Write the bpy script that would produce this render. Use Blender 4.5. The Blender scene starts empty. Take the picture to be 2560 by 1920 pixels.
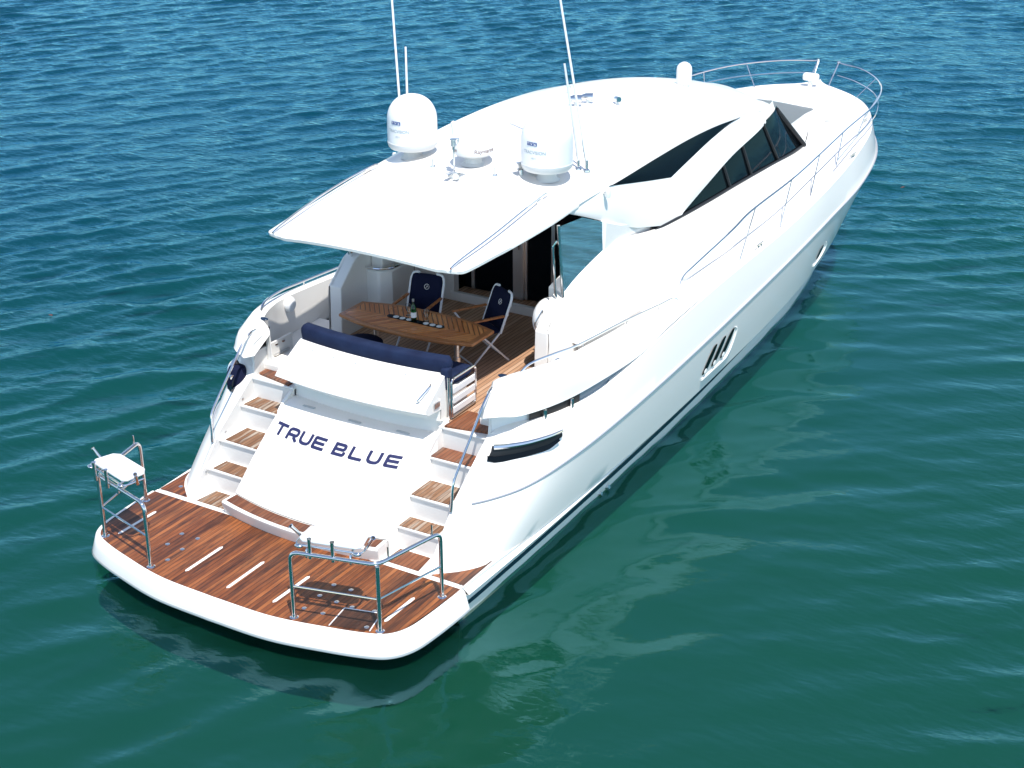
import bpy, bmesh, math, random
import numpy as np
from mathutils import Matrix, Vector
S = bpy.context.scene
COL = S.collection
rad = math.radians
random.seed(7)
RNG = np.random.default_rng(11)

# ------------------------------------------------------------------ camera, sky, sun, exposure
CAM = dict(loc=(10.15, -10.68, 9.4087), yaw=30.849, pitch=-24.2247, roll=-0.2459, f=3750.0467)
def make_camera():
    y, t, r = rad(CAM['yaw']), rad(CAM['pitch']), rad(CAM['roll'])
    F = Vector((-math.sin(y)*math.cos(t), math.cos(y)*math.cos(t), math.sin(t)))
    R = Vector((math.cos(y), math.sin(y), 0)); U = R.cross(F)
    R2 = R*math.cos(r)+U*math.sin(r); U2 = -R*math.sin(r)+U*math.cos(r)
    cd = bpy.data.cameras.new('camera'); co = bpy.data.objects.new('camera', cd); COL.objects.link(co)
    cd.sensor_width = 36; cd.lens = CAM['f']/2560*36; cd.clip_start = .1; cd.clip_end = 9000
    m = Matrix(((R2.x, U2.x, -F.x, CAM['loc'][0]), (R2.y, U2.y, -F.y, CAM['loc'][1]), (R2.z, U2.z, -F.z, CAM['loc'][2]), (0, 0, 0, 1)))
    co.matrix_world = m
    S.camera = co
make_camera()
SUN = Vector((.34, -.30, 1)).normalized()
elev = math.asin(SUN.z); azim = math.atan2(SUN.x, SUN.y)
W = bpy.data.worlds.new('World'); S.world = W; W.use_nodes = True
nt = W.node_tree; bg = nt.nodes['Background']
sky = nt.nodes.new('ShaderNodeTexSky'); sky.sky_type = 'NISHITA'; sky.sun_disc = False
sky.sun_elevation = elev; sky.sun_rotation = azim; sky.air_density = 1.0; sky.dust_density = 0.1; sky.ozone_density = 2.5
hsv = nt.nodes.new('ShaderNodeHueSaturation'); hsv.inputs['Saturation'].default_value = .85
nt.links.new(sky.outputs[0], hsv.inputs['Color']); nt.links.new(hsv.outputs[0], bg.inputs[0]); bg.inputs[1].default_value = .165
sl = bpy.data.lights.new('sun', 'SUN'); sl.energy = 4.6; sl.angle = rad(.5); sl.color = (1, .965, .91)
so = bpy.data.objects.new('sun', sl); COL.objects.link(so); so.location = (0, 0, 60)
so.rotation_euler = SUN.to_track_quat('Z', 'Y').to_euler()
S.view_settings.view_transform = 'Standard'; S.view_settings.look = 'None'
S.view_settings.exposure = 0.30; S.view_settings.gamma = 1

# ------------------------------------------------------------------ materials
def mat(name, color=(.8, .8, .8), rough=.5, metal=0, spec=.5, coat=0, trans=0, ior=1.45):
    m = bpy.data.materials.new(name); m.use_nodes = True
    b = m.node_tree.nodes['Principled BSDF']
    b.inputs['Base Color'].default_value = (*color, 1); b.inputs['Roughness'].default_value = rough
    b.inputs['Metallic'].default_value = metal; b.inputs['Specular IOR Level'].default_value = spec
    b.inputs['Coat Weight'].default_value = coat; b.inputs['Transmission Weight'].default_value = trans
    b.inputs['IOR'].default_value = ior
    return m
class NT:
    def __init__(s, m): s.t = m.node_tree; s.b = s.t.nodes['Principled BSDF']
    def n(s, typ, **kw):
        o = s.t.nodes.new(typ)
        for k, v in kw.items(): setattr(o, k, v)
        return o
    def l(s, a, b): s.t.links.new(a, b)
    def math(s, op, a, b=None, c=None):
        o = s.n('ShaderNodeMath', operation=op)
        for i, v in enumerate((a, b, c)):
            if v is None: continue
            if isinstance(v, (int, float)): o.inputs[i].default_value = v
            else: s.l(v, o.inputs[i])
        return o.outputs[0]
    def coords(s, scale=(1, 1, 1), out='Object'):
        tc = s.n('ShaderNodeTexCoord'); mp = s.n('ShaderNodeMapping'); mp.inputs['Scale'].default_value = scale
        s.l(tc.outputs[out], mp.inputs[0]); return mp.outputs[0]
    def noise(s, vec, scale, detail=3, rough=.55):
        o = s.n('ShaderNodeTexNoise'); o.inputs['Scale'].default_value = scale; o.inputs['Detail'].default_value = detail
        o.inputs['Roughness'].default_value = rough; s.l(vec, o.inputs['Vector']); return o.outputs[0]
    def ramp(s, fac, stops):
        o = s.n('ShaderNodeValToRGB'); e = o.color_ramp.elements
        while len(e) < len(stops): e.new(.5)
        for el, (p, c) in zip(e, stops): el.position = p; el.color = (*c, 1) if len(c) == 3 else c
        s.l(fac, o.inputs[0]); return o.outputs[0]
    def mix(s, fac, a, b):
        o = s.n('ShaderNodeMix', data_type='RGBA')
        for sock, v in ((o.inputs['Factor'], fac), (o.inputs['A'], a), (o.inputs['B'], b)):
            if isinstance(v, (int, float)): sock.default_value = v
            elif isinstance(v, tuple): sock.default_value = (*v, 1)
            else: s.l(v, sock)
        return o.outputs['Result']
def gelcoat(name, c, rough=.16):
    m = mat(name, c, rough, spec=.5); N = NT(m)
    n = N.noise(N.coords((1, .25, 1)), 2.2, 4)
    N.l(N.mix(n, tuple(x*.955 for x in c), c), N.b.inputs['Base Color'])
    N.l(N.math('MULTIPLY_ADD', N.noise(N.coords(), 9, 3), .12, rough-.04), N.b.inputs['Roughness'])
    return m
M = {}
M['white'] = gelcoat('white_gelcoat', (.87, .835, .785))
M['hull'] = gelcoat('hull_white', (.88, .835, .78), .1)
M['cream'] = gelcoat('cream_gelcoat', (.78, .765, .735), .3)
M['nonskid'] = gelcoat('nonskid_deck', (.83, .80, .755), .5)
M['grey'] = mat('grey_moulding', (.5, .52, .52), .4)
M['shade'] = mat('white_plastic', (.8, .8, .8), .35)
M['base'] = mat('grey_plastic', (.62, .63, .62), .4)
M['steel'] = mat('polished_steel', (.74, .74, .74), .09, 1)
M['alu'] = mat('aluminium', (.72, .73, .74), .28, 1)
M['whitealu'] = mat('white_painted_tube', (.75, .76, .77), .3)
M['railgrey'] = mat('grey_rub_rail', (.30, .32, .36), .35)
M['recess'] = mat('painted_recess_shade', (.13, .19, .24), .3)  # shading and reflected dark water painted into the wall's colour
M['antifoul'] = mat('dark_antifouling', (.010, .014, .016), .7)
M['stripe'] = mat('navy_boot_stripe', (.012, .028, .06), .2)
M['black'] = mat('black_rubber', (.012, .012, .014), .5)
M['glass'] = mat('black_glass', (.003, .005, .007), .03, spec=.09)
M['blade'] = mat('dark_glass', (.005, .008, .012), .12, spec=.07)
M['screen'] = mat('windscreen_mesh', (.13, .135, .14), .4)
M['letter'] = mat('navy_letter', (.022, .025, .085), .4)
M['logo'] = mat('blue_logo', (.02, .07, .26), .5)
M['pale'] = mat('pale_grey_print', (.25, .33, .38), .5)
M['red'] = mat('brown_print', (.25, .16, .14), .5)
M['cork'] = mat('white_coaster', (.78, .78, .76), .6)
def fabric():
    m = mat('navy_fabric', (.012, .024, .07), .8, spec=.25); N = NT(m)
    n = N.noise(N.coords(), 6, 4); N.l(N.ramp(n, [(.3, (.007, .013, .042)), (.7, (.012, .023, .064))]), N.b.inputs['Base Color'])
    b = N.n('ShaderNodeBump'); b.inputs['Strength'].default_value = .35; b.inputs['Distance'].default_value = .01
    N.l(N.noise(N.coords(), 14, 5), b.inputs['Height']); N.l(b.outputs[0], N.b.inputs['Normal']); return m
M['navy'] = fabric()
M['navychair'] = mat('navy_canvas', (.006, .009, .032), .85, spec=.2)
def teak(name, dark, mid, light, pitch=.055, wet=.5, axis=0, rough=.5, seam=.12, stain=0., wear=0., wearcol=(.5, .4, .3), offs=0., diag=0.):
    m = mat(name, mid, rough); N = NT(m)
    tc = N.n('ShaderNodeTexCoord'); mp = N.n('ShaderNodeMapping'); mp.inputs['Rotation'].default_value = (0, 0, diag)
    N.l(tc.outputs['Object'], mp.inputs[0]); sp = N.n('ShaderNodeSeparateXYZ'); N.l(mp.outputs[0], sp.inputs[0])
    a, b_ = (sp.outputs[0], sp.outputs[1]) if axis == 0 else (sp.outputs[1], sp.outputs[0])
    q = N.math('DIVIDE', N.math('ADD', a, 50+offs), pitch)
    idx = N.math('FLOOR', q); fr = N.math('FRACT', q)
    wn = N.n('ShaderNodeTexWhiteNoise', noise_dimensions='1D'); N.l(idx, wn.inputs['W'])
    cv = N.n('ShaderNodeCombineXYZ'); N.l(N.math('MULTIPLY', a, 26), cv.inputs[0]); N.l(N.math('MULTIPLY', b_, 2.2), cv.inputs[1])
    N.l(N.math('MULTIPLY', wn.outputs[0], 31), cv.inputs[2])
    g = N.noise(cv.outputs[0], 1.0, 5, .6)
    cv2 = N.n('ShaderNodeCombineXYZ'); N.l(N.math('MULTIPLY', a, 5), cv2.inputs[0]); N.l(N.math('MULTIPLY', b_, .8), cv2.inputs[1]); N.l(N.math('MULTIPLY', wn.outputs[0], 7), cv2.inputs[2])
    g2 = N.noise(cv2.outputs[0], 1.0, 3, .55)
    f = N.math('ADD', N.math('MULTIPLY', g, .55), N.math('ADD', N.math('MULTIPLY', g2, .45), N.math('MULTIPLY_ADD', wn.outputs[0], .22, -.11)))
    col = N.ramp(f, [(.33, dark), (.5, mid), (.66, light)])
    if wear:
        w = N.noise(cv2.outputs[0], 1.7, 3, .6)
        col = N.mix(N.ramp(w, [(.60-.1*wear, (0, 0, 0)), (.66, (wear, wear, wear))]), col, wearcol)
    if stain:
        cv3 = N.n('ShaderNodeCombineXYZ'); N.l(N.math('MULTIPLY', a, 9), cv3.inputs[0]); N.l(N.math('MULTIPLY', b_, 1.3), cv3.inputs[1]); N.l(N.math('MULTIPLY', wn.outputs[0], 4), cv3.inputs[2])
        col = N.mix(N.ramp(N.noise(cv3.outputs[0], .8, 5, .65), [(.50, (0, 0, 0)), (.66, (stain, stain, stain))]), col, (.035, .017, .012))
        col = N.mix(N.ramp(N.noise(tc.outputs['Object'], 1.6, 4, .6), [(.45, (0, 0, 0)), (.75, (.35, .35, .35))]), col, (.10, .05, .028))
    line = N.math('LESS_THAN', fr, seam)
    col = N.mix(N.math('MULTIPLY', line, .8), col, (.012, .009, .008))
    N.l(col, N.b.inputs['Base Color'])
    N.l(N.math('MULTIPLY_ADD', g2, -.5, rough+.25), N.b.inputs['Roughness'])
    return m
M['teakp'] = teak('teak_platform', (.06, .017, .007), (.21, .060, .016), (.36, .12, .034), .058, rough=.45, stain=.75)
M['teakd'] = teak('teak_damp', (.03, .012, .008), (.055, .022, .012), (.09, .035, .018), .058, rough=.4)
M['teaks'] = teak('teak_step', (.12, .055, .026), (.20, .095, .045), (.28, .15, .08), .055, rough=.55, wear=.8, wearcol=(.42, .36, .29))
M['teaks2'] = teak('teak_varnished_step', (.09, .027, .012), (.17, .053, .02), (.24, .085, .034), .055, rough=.4, wear=.3, wearcol=(.36, .27, .2))
M['teakc'] = teak('teak_cockpit', (.35, .185, .105), (.47, .275, .165), (.55, .35, .23), .062, rough=.6, seam=.14)
M['teakt'] = teak('teak_table', (.42, .125, .035), (.60, .215, .062), (.68, .28, .09), .06, rough=.3, seam=.08, diag=rad(38))
M['teakt2'] = teak('teak_table_herringbone', (.42, .125, .035), (.60, .215, .062), (.68, .28, .09), .06, rough=.3, seam=.22, diag=rad(-38))
M['teake'] = teak('teak_table_edge', (.26, .09, .028), (.38, .14, .045), (.46, .2, .075), .3, axis=1, rough=.3, seam=0.)
def clear(name, tint, alpha, haze=0):
    m = bpy.data.materials.new(name); m.use_nodes = True; t = m.node_tree; t.nodes.clear()
    o = t.nodes.new('ShaderNodeOutputMaterial'); tr = t.nodes.new('ShaderNodeBsdfTransparent'); tr.inputs[0].default_value = (*tint, 1)
    g = t.nodes.new('ShaderNodeBsdfGlossy'); g.inputs['Roughness'].default_value = .03; g.inputs[0].default_value = (.9, .95, 1, 1)
    fr = t.nodes.new('ShaderNodeFresnel'); fr.inputs[0].default_value = 1.5
    mx = t.nodes.new('ShaderNodeMixShader'); t.links.new(fr.outputs[0], mx.inputs[0]); t.links.new(tr.outputs[0], mx.inputs[1]); t.links.new(g.outputs[0], mx.inputs[2])
    if haze:
        d = t.nodes.new('ShaderNodeBsdfDiffuse'); d.inputs[0].default_value = (.30, .36, .40, 1); m2 = t.nodes.new('ShaderNodeMixShader'); m2.inputs[0].default_value = haze
        t.links.new(mx.outputs[0], m2.inputs[1]); t.links.new(d.outputs[0], m2.inputs[2]); t.links.new(m2.outputs[0], o.inputs[0])
    else: t.links.new(mx.outputs[0], o.inputs[0])
    return m
M['tint'] = clear('tinted_clear', (.30, .32, .36), 1, .14)
M['clear'] = clear('clear_glass', (.93, .94, .94), 1)
M['green'] = clear('green_bottle_glass', (.10, .38, .14), 1)

# ------------------------------------------------------------------ geometry helpers
def A(p): return np.asarray(p, float)
def spline(pts, n=8, corners=()):
    """Catmull-Rom through pts, n samples per segment; listed indices stay sharp."""
    P = A(pts); out = []
    k = len(P)
    for i in range(k-1):
        p1, p2 = P[i], P[i+1]
        p0 = P[i-1] if i > 0 and i not in corners else p1*2-p2
        p3 = P[i+2] if i+2 < k and (i+1) not in corners else p2*2-p1
        if i > 0 and i in corners: p0 = p1-(p2-p1)
        for j in range(n):
            t = j/n
            m1 = (p2-p0)*.5; m2 = (p3-p1)*.5
            out.append((2*t**3-3*t*t+1)*p1+(t**3-2*t*t+t)*m1+(-2*t**3+3*t*t)*p2+(t**3-t*t)*m2)
    out.append(P[-1]); return np.array(out)
class MB:
    def __init__(s): s.v = []; s.f = []; s.mi = []
    def add(s, vs, fs, mi=0):
        o = len(s.v); s.v += [tuple(map(float, v)) for v in vs]; s.f += [tuple(i+o for i in f) for f in fs]; s.mi += [mi]*len(fs); return s
    def loft(s, rows, closed=False, caps=False, mi=0):
        rows = [A(r) for r in rows]; n = len(rows[0]); vs = np.concatenate(rows); fs = []
        for i in range(len(rows)-1):
            for j in range(n if closed else n-1):
                k = (j+1) % n; fs.append((i*n+j, i*n+k, (i+1)*n+k, (i+1)*n+j))
        if caps: fs += [tuple(range(n))[::-1], tuple(range((len(rows)-1)*n, len(rows)*n))]
        return s.add(vs, fs, mi)
    def tube(s, path, r, seg=10, closed=False, caps=True, mi=0):
        P = A(path); n = len(P); rs = np.full(n, r) if np.isscalar(r) else A(r); rows = []
        T = np.zeros_like(P); T[1:-1] = P[2:]-P[:-2]; T[0] = P[1]-P[0]; T[-1] = P[-1]-P[-2]
        if closed: T[0] = P[1]-P[-1]; T[-1] = P[0]-P[-2]
        T /= np.linalg.norm(T, axis=1)[:, None]+1e-12
        up = A((0, 0, 1)) if abs(T[0][2]) < .9 else A((1, 0, 0)); u = np.cross(T[0], up); u /= np.linalg.norm(u)
        for i in range(n):
            u = u-T[i]*(u@T[i]); u /= np.linalg.norm(u)+1e-12; w = np.cross(T[i], u)
            a = np.arange(seg)*2*math.pi/seg
            rows.append(P[i]+rs[i]*(np.cos(a)[:, None]*u+np.sin(a)[:, None]*w))
        if closed: rows.append(rows[0])
        return s.loft(rows, True, caps and not closed, mi)
    def box(s, lo, hi, mi=0):
        (a, b, c), (d, e, f) = lo, hi
        return s.add([(a, b, c), (d, b, c), (d, e, c), (a, e, c), (a, b, f), (d, b, f), (d, e, f), (a, e, f)],
                     [(3, 2, 1, 0), (4, 5, 6, 7), (0, 1, 5, 4), (1, 2, 6, 5), (2, 3, 7, 6), (3, 0, 4, 7)], mi)
    def lathe(s, prof, c=(0, 0, 0), seg=40, mi=0):
        a = np.arange(seg)*2*math.pi/seg; rows = [np.stack([c[0]+r*np.cos(a), c[1]+r*np.sin(a), np.full(seg, c[2]+z)], 1) for r, z in prof]
        return s.loft(rows, True, True, mi)
    def prism(s, poly, lo, hi, axis=2, mi=0):
        """closed polygon (2-D) extruded along an axis from lo to hi"""
        n = len(poly)
        def p3(q, h): q = list(q); q.insert(axis, h); return q
        vs = [p3(q, lo) for q in poly]+[p3(q, hi) for q in poly]
        fs = [tuple(range(n))[::-1], tuple(range(n, 2*n))]+[(i, (i+1) % n, (i+1) % n+n, i+n) for i in range(n)]
        return s.add(vs, fs, mi)
    def ball(s, c, r, seg=16, mi=0):
        r = A((r, r, r)) if np.isscalar(r) else A(r); pr = [(math.sin(t), -math.cos(t)) for t in np.linspace(.02, math.pi-.02, seg//2+2)]
        a = np.arange(seg)*2*math.pi/seg
        rows = [np.stack([c[0]+r[0]*q*np.cos(a), c[1]+r[1]*q*np.sin(a), np.full(seg, c[2]+r[2]*z)], 1) for q, z in pr]
        return s.loft(rows, True, True, mi)
    def mirror(s):
        n = len(s.v); s.v += [(-x, y, z) for x, y, z in s.v]; s.f += [tuple(i+n for i in f)[::-1] for f in s.f]; s.mi += s.mi; return s
    def xform(s, M4): s.v = [tuple(M4 @ Vector(v)) for v in s.v]; return s
    def build(s, name, m, parent=None, ang=32, bevel=0, solid=0, merge=True, soff=0):
        me = bpy.data.meshes.new(name); bm = bmesh.new()
        bv = [bm.verts.new(v) for v in s.v]
        for f, k in zip(s.f, s.mi):
            q = []
            for i in f:
                if not q or (bv[i] is not q[-1]): q.append(bv[i])
            try: fc = bm.faces.new(q); fc.material_index = k; fc.smooth = True
            except ValueError: pass
        if merge: bmesh.ops.remove_doubles(bm, verts=bm.verts, dist=1e-5)
        bmesh.ops.dissolve_degenerate(bm, edges=bm.edges, dist=1e-6)
        bmesh.ops.recalc_face_normals(bm, faces=bm.faces)
        bm.to_mesh(me); bm.free(); me.set_sharp_from_angle(angle=rad(ang))
        o = bpy.data.objects.new(name, me); COL.objects.link(o)
        for x in (m if isinstance(m, (list, tuple)) else [m]): me.materials.append(M[x] if isinstance(x, str) else x)
        if parent: o.parent = parent
        if solid: md = o.modifiers.new('thickness', 'SOLIDIFY'); md.thickness = solid; md.offset = soff
        if bevel: md = o.modifiers.new('edge', 'BEVEL'); md.width = bevel; md.segments = 3; md.limit_method = 'ANGLE'; md.angle_limit = rad(40); md.harden_normals = False
        return o
def X(p, s): return [(q[0]*s, q[1], q[2]) for q in p]
def tag(o, label=None, cat=None, group=None, kind=None):
    for k, v in (('label', label), ('category', cat), ('group', group), ('kind', kind)):
        if v: o[k] = v
    return o
def empty(name, loc, rz=0):
    o = bpy.data.objects.new(name, None); COL.objects.link(o); o.location = loc; o.rotation_euler.z = rz; o.empty_display_size = .2; return o
def bend(pts, r=.08, n=5):
    """polyline with rounded corners"""
    P = A(pts); out = [P[0]]
    for i in range(1, len(P)-1):
        a = P[i-1]-P[i]; b = P[i+1]-P[i]; la, lb = np.linalg.norm(a), np.linalg.norm(b); q = min(r, la*.45, lb*.45)
        p0 = P[i]+a/la*q; p2 = P[i]+b/lb*q
        for t in np.linspace(0, 1, n): out.append((1-t)**2*p0+2*t*(1-t)*P[i]+t*t*p2)
    out.append(P[-1]); return np.array(out)
def text_mesh(txt, size, bold=0.0):
    cu = bpy.data.curves.new('txt', 'FONT'); cu.body = txt; cu.size = size; cu.align_x = 'CENTER'; cu.offset = bold
    o = bpy.data.objects.new('txt', cu); COL.objects.link(o); dg = bpy.context.evaluated_depsgraph_get(); dg.update()
    me = o.evaluated_get(dg).to_mesh(); bm = bmesh.new(); bm.from_mesh(me)
    bmesh.ops.triangulate(bm, faces=bm.faces); bmesh.ops.subdivide_edges(bm, edges=bm.edges, cuts=1)
    v = [tuple(q.co) for q in bm.verts]; f = [tuple(q.index for q in k.verts) for k in bm.faces]
    bm.free(); o.evaluated_get(dg).to_mesh_clear(); bpy.data.objects.remove(o); bpy.data.curves.remove(cu); return v, f
def wrap_text(mb, txt, size, c, r, z, ang, bold=0.0, slope=0.0):
    v, f = text_mesh(txt, size, bold); out = []
    for x, y, _ in v:
        rr = r-slope*y; a = ang+x/r; out.append((c[0]+rr*math.cos(a), c[1]+rr*math.sin(a), c[2]+z+y))
    return mb.add(out, f)

# ------------------------------------------------------------------ water
def water():
    h = .072; x0, x1, y0, y1 = -44, 16, -9, 57
    xs = np.arange(x0, x1+h/2, h); ys = np.arange(y0, y1+h/2, h); nx, ny = len(xs), len(ys)
    Xg, Yg = np.meshgrid(xs, ys); Z = np.zeros_like(Xg); DX = np.zeros_like(Xg); DY = np.zeros_like(Xg)
    # calm lee on the starboard side and astern; fades out to the flat outer sheet at the rim of the patch
    d = np.maximum(0, np.maximum(Xg-2.3, 0)+np.maximum(-(Yg+.3), 0)*1.0)
    lee = ((Xg > 1.0) | (Yg < 0)).astype(float)
    sx = np.clip((Xg+3.0)/5.0, 0, 1); sy = np.clip((18.5-Yg)/6, 0, 1)
    dist = np.hypot(np.maximum(0, Xg-2.3), np.maximum(0, -.3-Yg))
    calm = np.exp(-(dist/6.5)**2)*sx*sy
    calm = np.maximum(calm, .75*np.exp(-((Yg+3)/5.5)**2)*np.clip((Xg+14)/10, 0, 1))
    right = np.clip((Xg+.25*(Yg-8)-.5)/5, 0, 1); right = right*right*(3-2*right); gust = np.zeros_like(Xg)
    for lam, th in ((19, .3), (11, 1.4), (27, 2.3), (8, .9)): gust += np.cos(2*math.pi/lam*(Xg*math.cos(th)+Yg*math.sin(th))+RNG.uniform(0, 6))
    gust = 1+.13*gust
    for main, wt in ((math.atan2(-.58, .82), 1-right), (math.atan2(-.88, .47), right)):
        wt = np.sqrt(wt)*gust
        for lam in np.geomspace(.22, 1.7, 52):
            th = main+RNG.normal(0, .33); k = 2*math.pi/lam; ph = RNG.uniform(0, 6.283)
            wl = wt*(1-calm*(.60 if lam < .42 else .60-.40*min(1, (lam-.42)/.3)))
            slope = .0245*(1.0 if lam < 1.1 else (1.1/lam)**1.2)*(min(1, lam/.42)**.7); a = slope/k
            kx, ky = k*math.cos(th), k*math.sin(th); arg = (kx*Xg+ky*Yg+ph).astype(np.float32)
            Z += a*wl*np.cos(arg); s_ = a*.85*wl*np.sin(arg); DX -= s_*math.cos(th); DY -= s_*math.sin(th)
    amp = np.ones_like(Xg)
    edge = np.minimum.reduce([np.clip((Xg-x0)/4, 0, 1), np.clip((x1-Xg)/2, 0, 1), np.clip((Yg-y0)/2, 0, 1), np.clip((y1-Yg)/4, 0, 1)])
    amp = amp*edge
    co = np.stack([Xg+DX*amp, Yg+DY*amp, Z*amp], -1).reshape(-1, 3)
    idx = np.arange(nx*ny).reshape(ny, nx)
    q = np.stack([idx[:-1, :-1], idx[:-1, 1:], idx[1:, 1:], idx[1:, :-1]], -1).reshape(-1, 4)
    B = 4000.; o = [(-B, -B, 0), (B, -B, 0), (B, B, 0), (-B, B, 0), (xs[0], ys[0], 0), (xs[-1], ys[0], 0), (xs[-1], ys[-1], 0), (xs[0], ys[-1], 0)]
    n0 = len(co); co = np.concatenate([co, A(o)])
    qq = np.array([(0, 1, 5, 4), (1, 2, 6, 5), (2, 3, 7, 6), (3, 0, 4, 7)])+n0
    q = np.concatenate([q, qq])
    me = bpy.data.meshes.new('water'); me.vertices.add(len(co)); me.vertices.foreach_set('co', co.ravel())
    me.loops.add(q.size); me.loops.foreach_set('vertex_index', q.ravel().astype(np.int32))
    me.polygons.add(len(q)); me.polygons.foreach_set('loop_start', np.arange(len(q), dtype=np.int32)*4)
    me.polygons.foreach_set('use_smooth', np.ones(len(q), bool)); me.update(calc_edges=True)
    at = me.attributes.new('chop', 'FLOAT', 'POINT'); at.data.foreach_set('value', np.concatenate([((1-calm)*edge).ravel(), np.ones(8)]).astype(np.float32))
    o = bpy.data.objects.new('water', me); COL.objects.link(o); tag(o, kind='structure')
    def depth_col(N):
        big = N.noise(N.coords(), .09, 3); sp = N.n('ShaderNodeSeparateXYZ'); tcw = N.n('ShaderNodeTexCoord'); N.l(tcw.outputs['Object'], sp.inputs[0])
        deep = N.math('ADD', N.math('MULTIPLY', sp.outputs[1], 1/40), N.math('MULTIPLY_ADD', sp.outputs[0], -1/32, N.math('MULTIPLY_ADD', big, .5, -.25)))
        return N.ramp(deep, [(.0, (.0062, .067, .0385)), (.35, (.0032, .063, .050)), (.8, (.0010, .050, .080))])
    m = mat('sea_water'); N = NT(m); out = [n for n in N.t.nodes if n.type == 'OUTPUT_MATERIAL'][0]
    att = N.n('ShaderNodeAttribute', attribute_name='chop')
    mp = N.n('ShaderNodeMapping'); mp.inputs['Rotation'].default_value = (0, 0, rad(25)); mp.inputs['Scale'].default_value = (.5, 1, 1)
    tc = N.n('ShaderNodeTexCoord'); N.l(tc.outputs['Object'], mp.inputs[0])
    n1 = N.noise(mp.outputs[0], 7.5, 4, .55); n2 = N.noise(mp.outputs[0], 1.6, 2, .5)
    hgt = N.math('ADD', N.math('MULTIPLY', n1, .04), N.math('MULTIPLY', n2, .06))
    bp = N.n('ShaderNodeBump'); bp.inputs['Distance'].default_value = 1.0
    N.l(N.math('MULTIPLY_ADD', att.outputs['Fac'], .66, .09), bp.inputs['Strength']); N.l(hgt, bp.inputs['Height'])
    df = N.n('ShaderNodeBsdfDiffuse'); N.l(depth_col(N), df.inputs['Color']); N.l(bp.outputs[0], df.inputs['Normal'])
    tr = N.n('ShaderNodeBsdfTransparent'); mb_ = N.n('ShaderNodeMixShader'); mb_.inputs[0].default_value = .75; N.l(df.outputs[0], mb_.inputs[1]); N.l(tr.outputs[0], mb_.inputs[2])
    gl = N.n('ShaderNodeBsdfGlossy'); gl.inputs['Roughness'].default_value = .012; gl.inputs['Color'].default_value = (.34, .76, .94, 1); N.l(bp.outputs[0], gl.inputs['Normal'])
    fr = N.n('ShaderNodeFresnel'); fr.inputs['IOR'].default_value = 1.62; N.l(bp.outputs[0], fr.inputs['Normal'])
    mx = N.n('ShaderNodeMixShader'); N.l(fr.outputs[0], mx.inputs[0]); N.l(mb_.outputs[0], mx.inputs[1]); N.l(gl.outputs[0], mx.inputs[2]); N.l(mx.outputs[0], out.inputs['Surface'])
    # added sheet standing in for the water body, so the hull's shadow darkens it
    sbm = mat('murky_shadow_sheet', (0, 0, 0), 1, spec=0); N2 = NT(sbm); N2.l(depth_col(N2), N2.b.inputs['Base Color'])
    sbo = MB().add([(-B, -B, -.72), (B, -B, -.72), (B, B, -.72), (-B, B, -.72)], [(0, 1, 2, 3)]).build('water_shadow_sheet', sbm); tag(sbo, kind='structure')
    me.materials.append(m)
water()

# ------------------------------------------------------------------ the yacht
Y = empty('motor_yacht', (0, 8, 0)); Y.location = (0, 0, 0)
tag(Y, 'large white motor yacht with a teak stern platform, moored on green water', 'yacht')
NS = 8
# control lines of the starboard hull side (same number of stations, stern to stem)
cF = [(1.79, 1.45, .425), (2.02, 1.62, .425), (2.25, 1.98, .425), (2.35, 2.7, .43), (2.40, 4.2, .43), (2.43, 6, .45), (2.415, 8, .50), (2.355, 10.5, .58), (2.25, 12.5, .70), (2.0, 14.5, .88), (1.50, 16.3, 1.10), (.80, 17.55, 1.22), (0, 18.3, 1.3)]
cR = [(1.80, 2.00, 1.03), (2.08, 2.30, 1.06), (2.32, 2.72, 1.10), (2.46, 3.35, 1.15), (2.53, 4.4, 1.19), (2.565, 6, 1.27), (2.56, 8, 1.38), (2.52, 10.5, 1.52), (2.47, 12.5, 1.66), (2.34, 14.5, 1.75), (1.95, 16.45, 1.82), (1.2, 17.95, 1.9), (0, 18.85, 1.95)]
cC = [(1.79, 2.80, 1.62), (2.0, 2.86, 1.68), (2.20, 3.07, 1.73), (2.34, 3.6, 1.70), (2.43, 4.5, 1.665), (2.475, 6.1, 1.87), (2.475, 8, 1.985), (2.44, 10.5, 2.03), (2.40, 12.6, 2.18), (2.22, 14.6, 2.30), (1.88, 16.25, 2.36), (1.15, 17.75, 2.40), (0, 18.7, 2.42)]
LF, LR, LC = (spline(c, NS) for c in (cF, cR, cC))
def blend(a, b, t, out=0): 
    p = a*(1-t)+b*t
    if out:
        d = np.gradient(p, axis=0); nrm = np.stack([d[:, 1], -d[:, 0], np.zeros(len(d))], 1); nrm /= np.linalg.norm(nrm, axis=1)[:, None]+1e-9; p = p+nrm*out
    return p
lowerS = [blend(LF, LR, t, .008*math.sin(math.pi*t)) for t in (0, .25, .5, .75)]
R2 = LR+A((0, 0, .035)); 
R2s = blend(LR, LR, 0, -.015)+A((0, 0, .03))
upS = [R2s]+[blend(R2s, LC, t, .006*math.sin(math.pi*t)) for t in (.3, .6, .85)]+[LC]
hb = MB(); hb.loft(lowerS+[LR]); hb.loft([LR]+upS)
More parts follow.
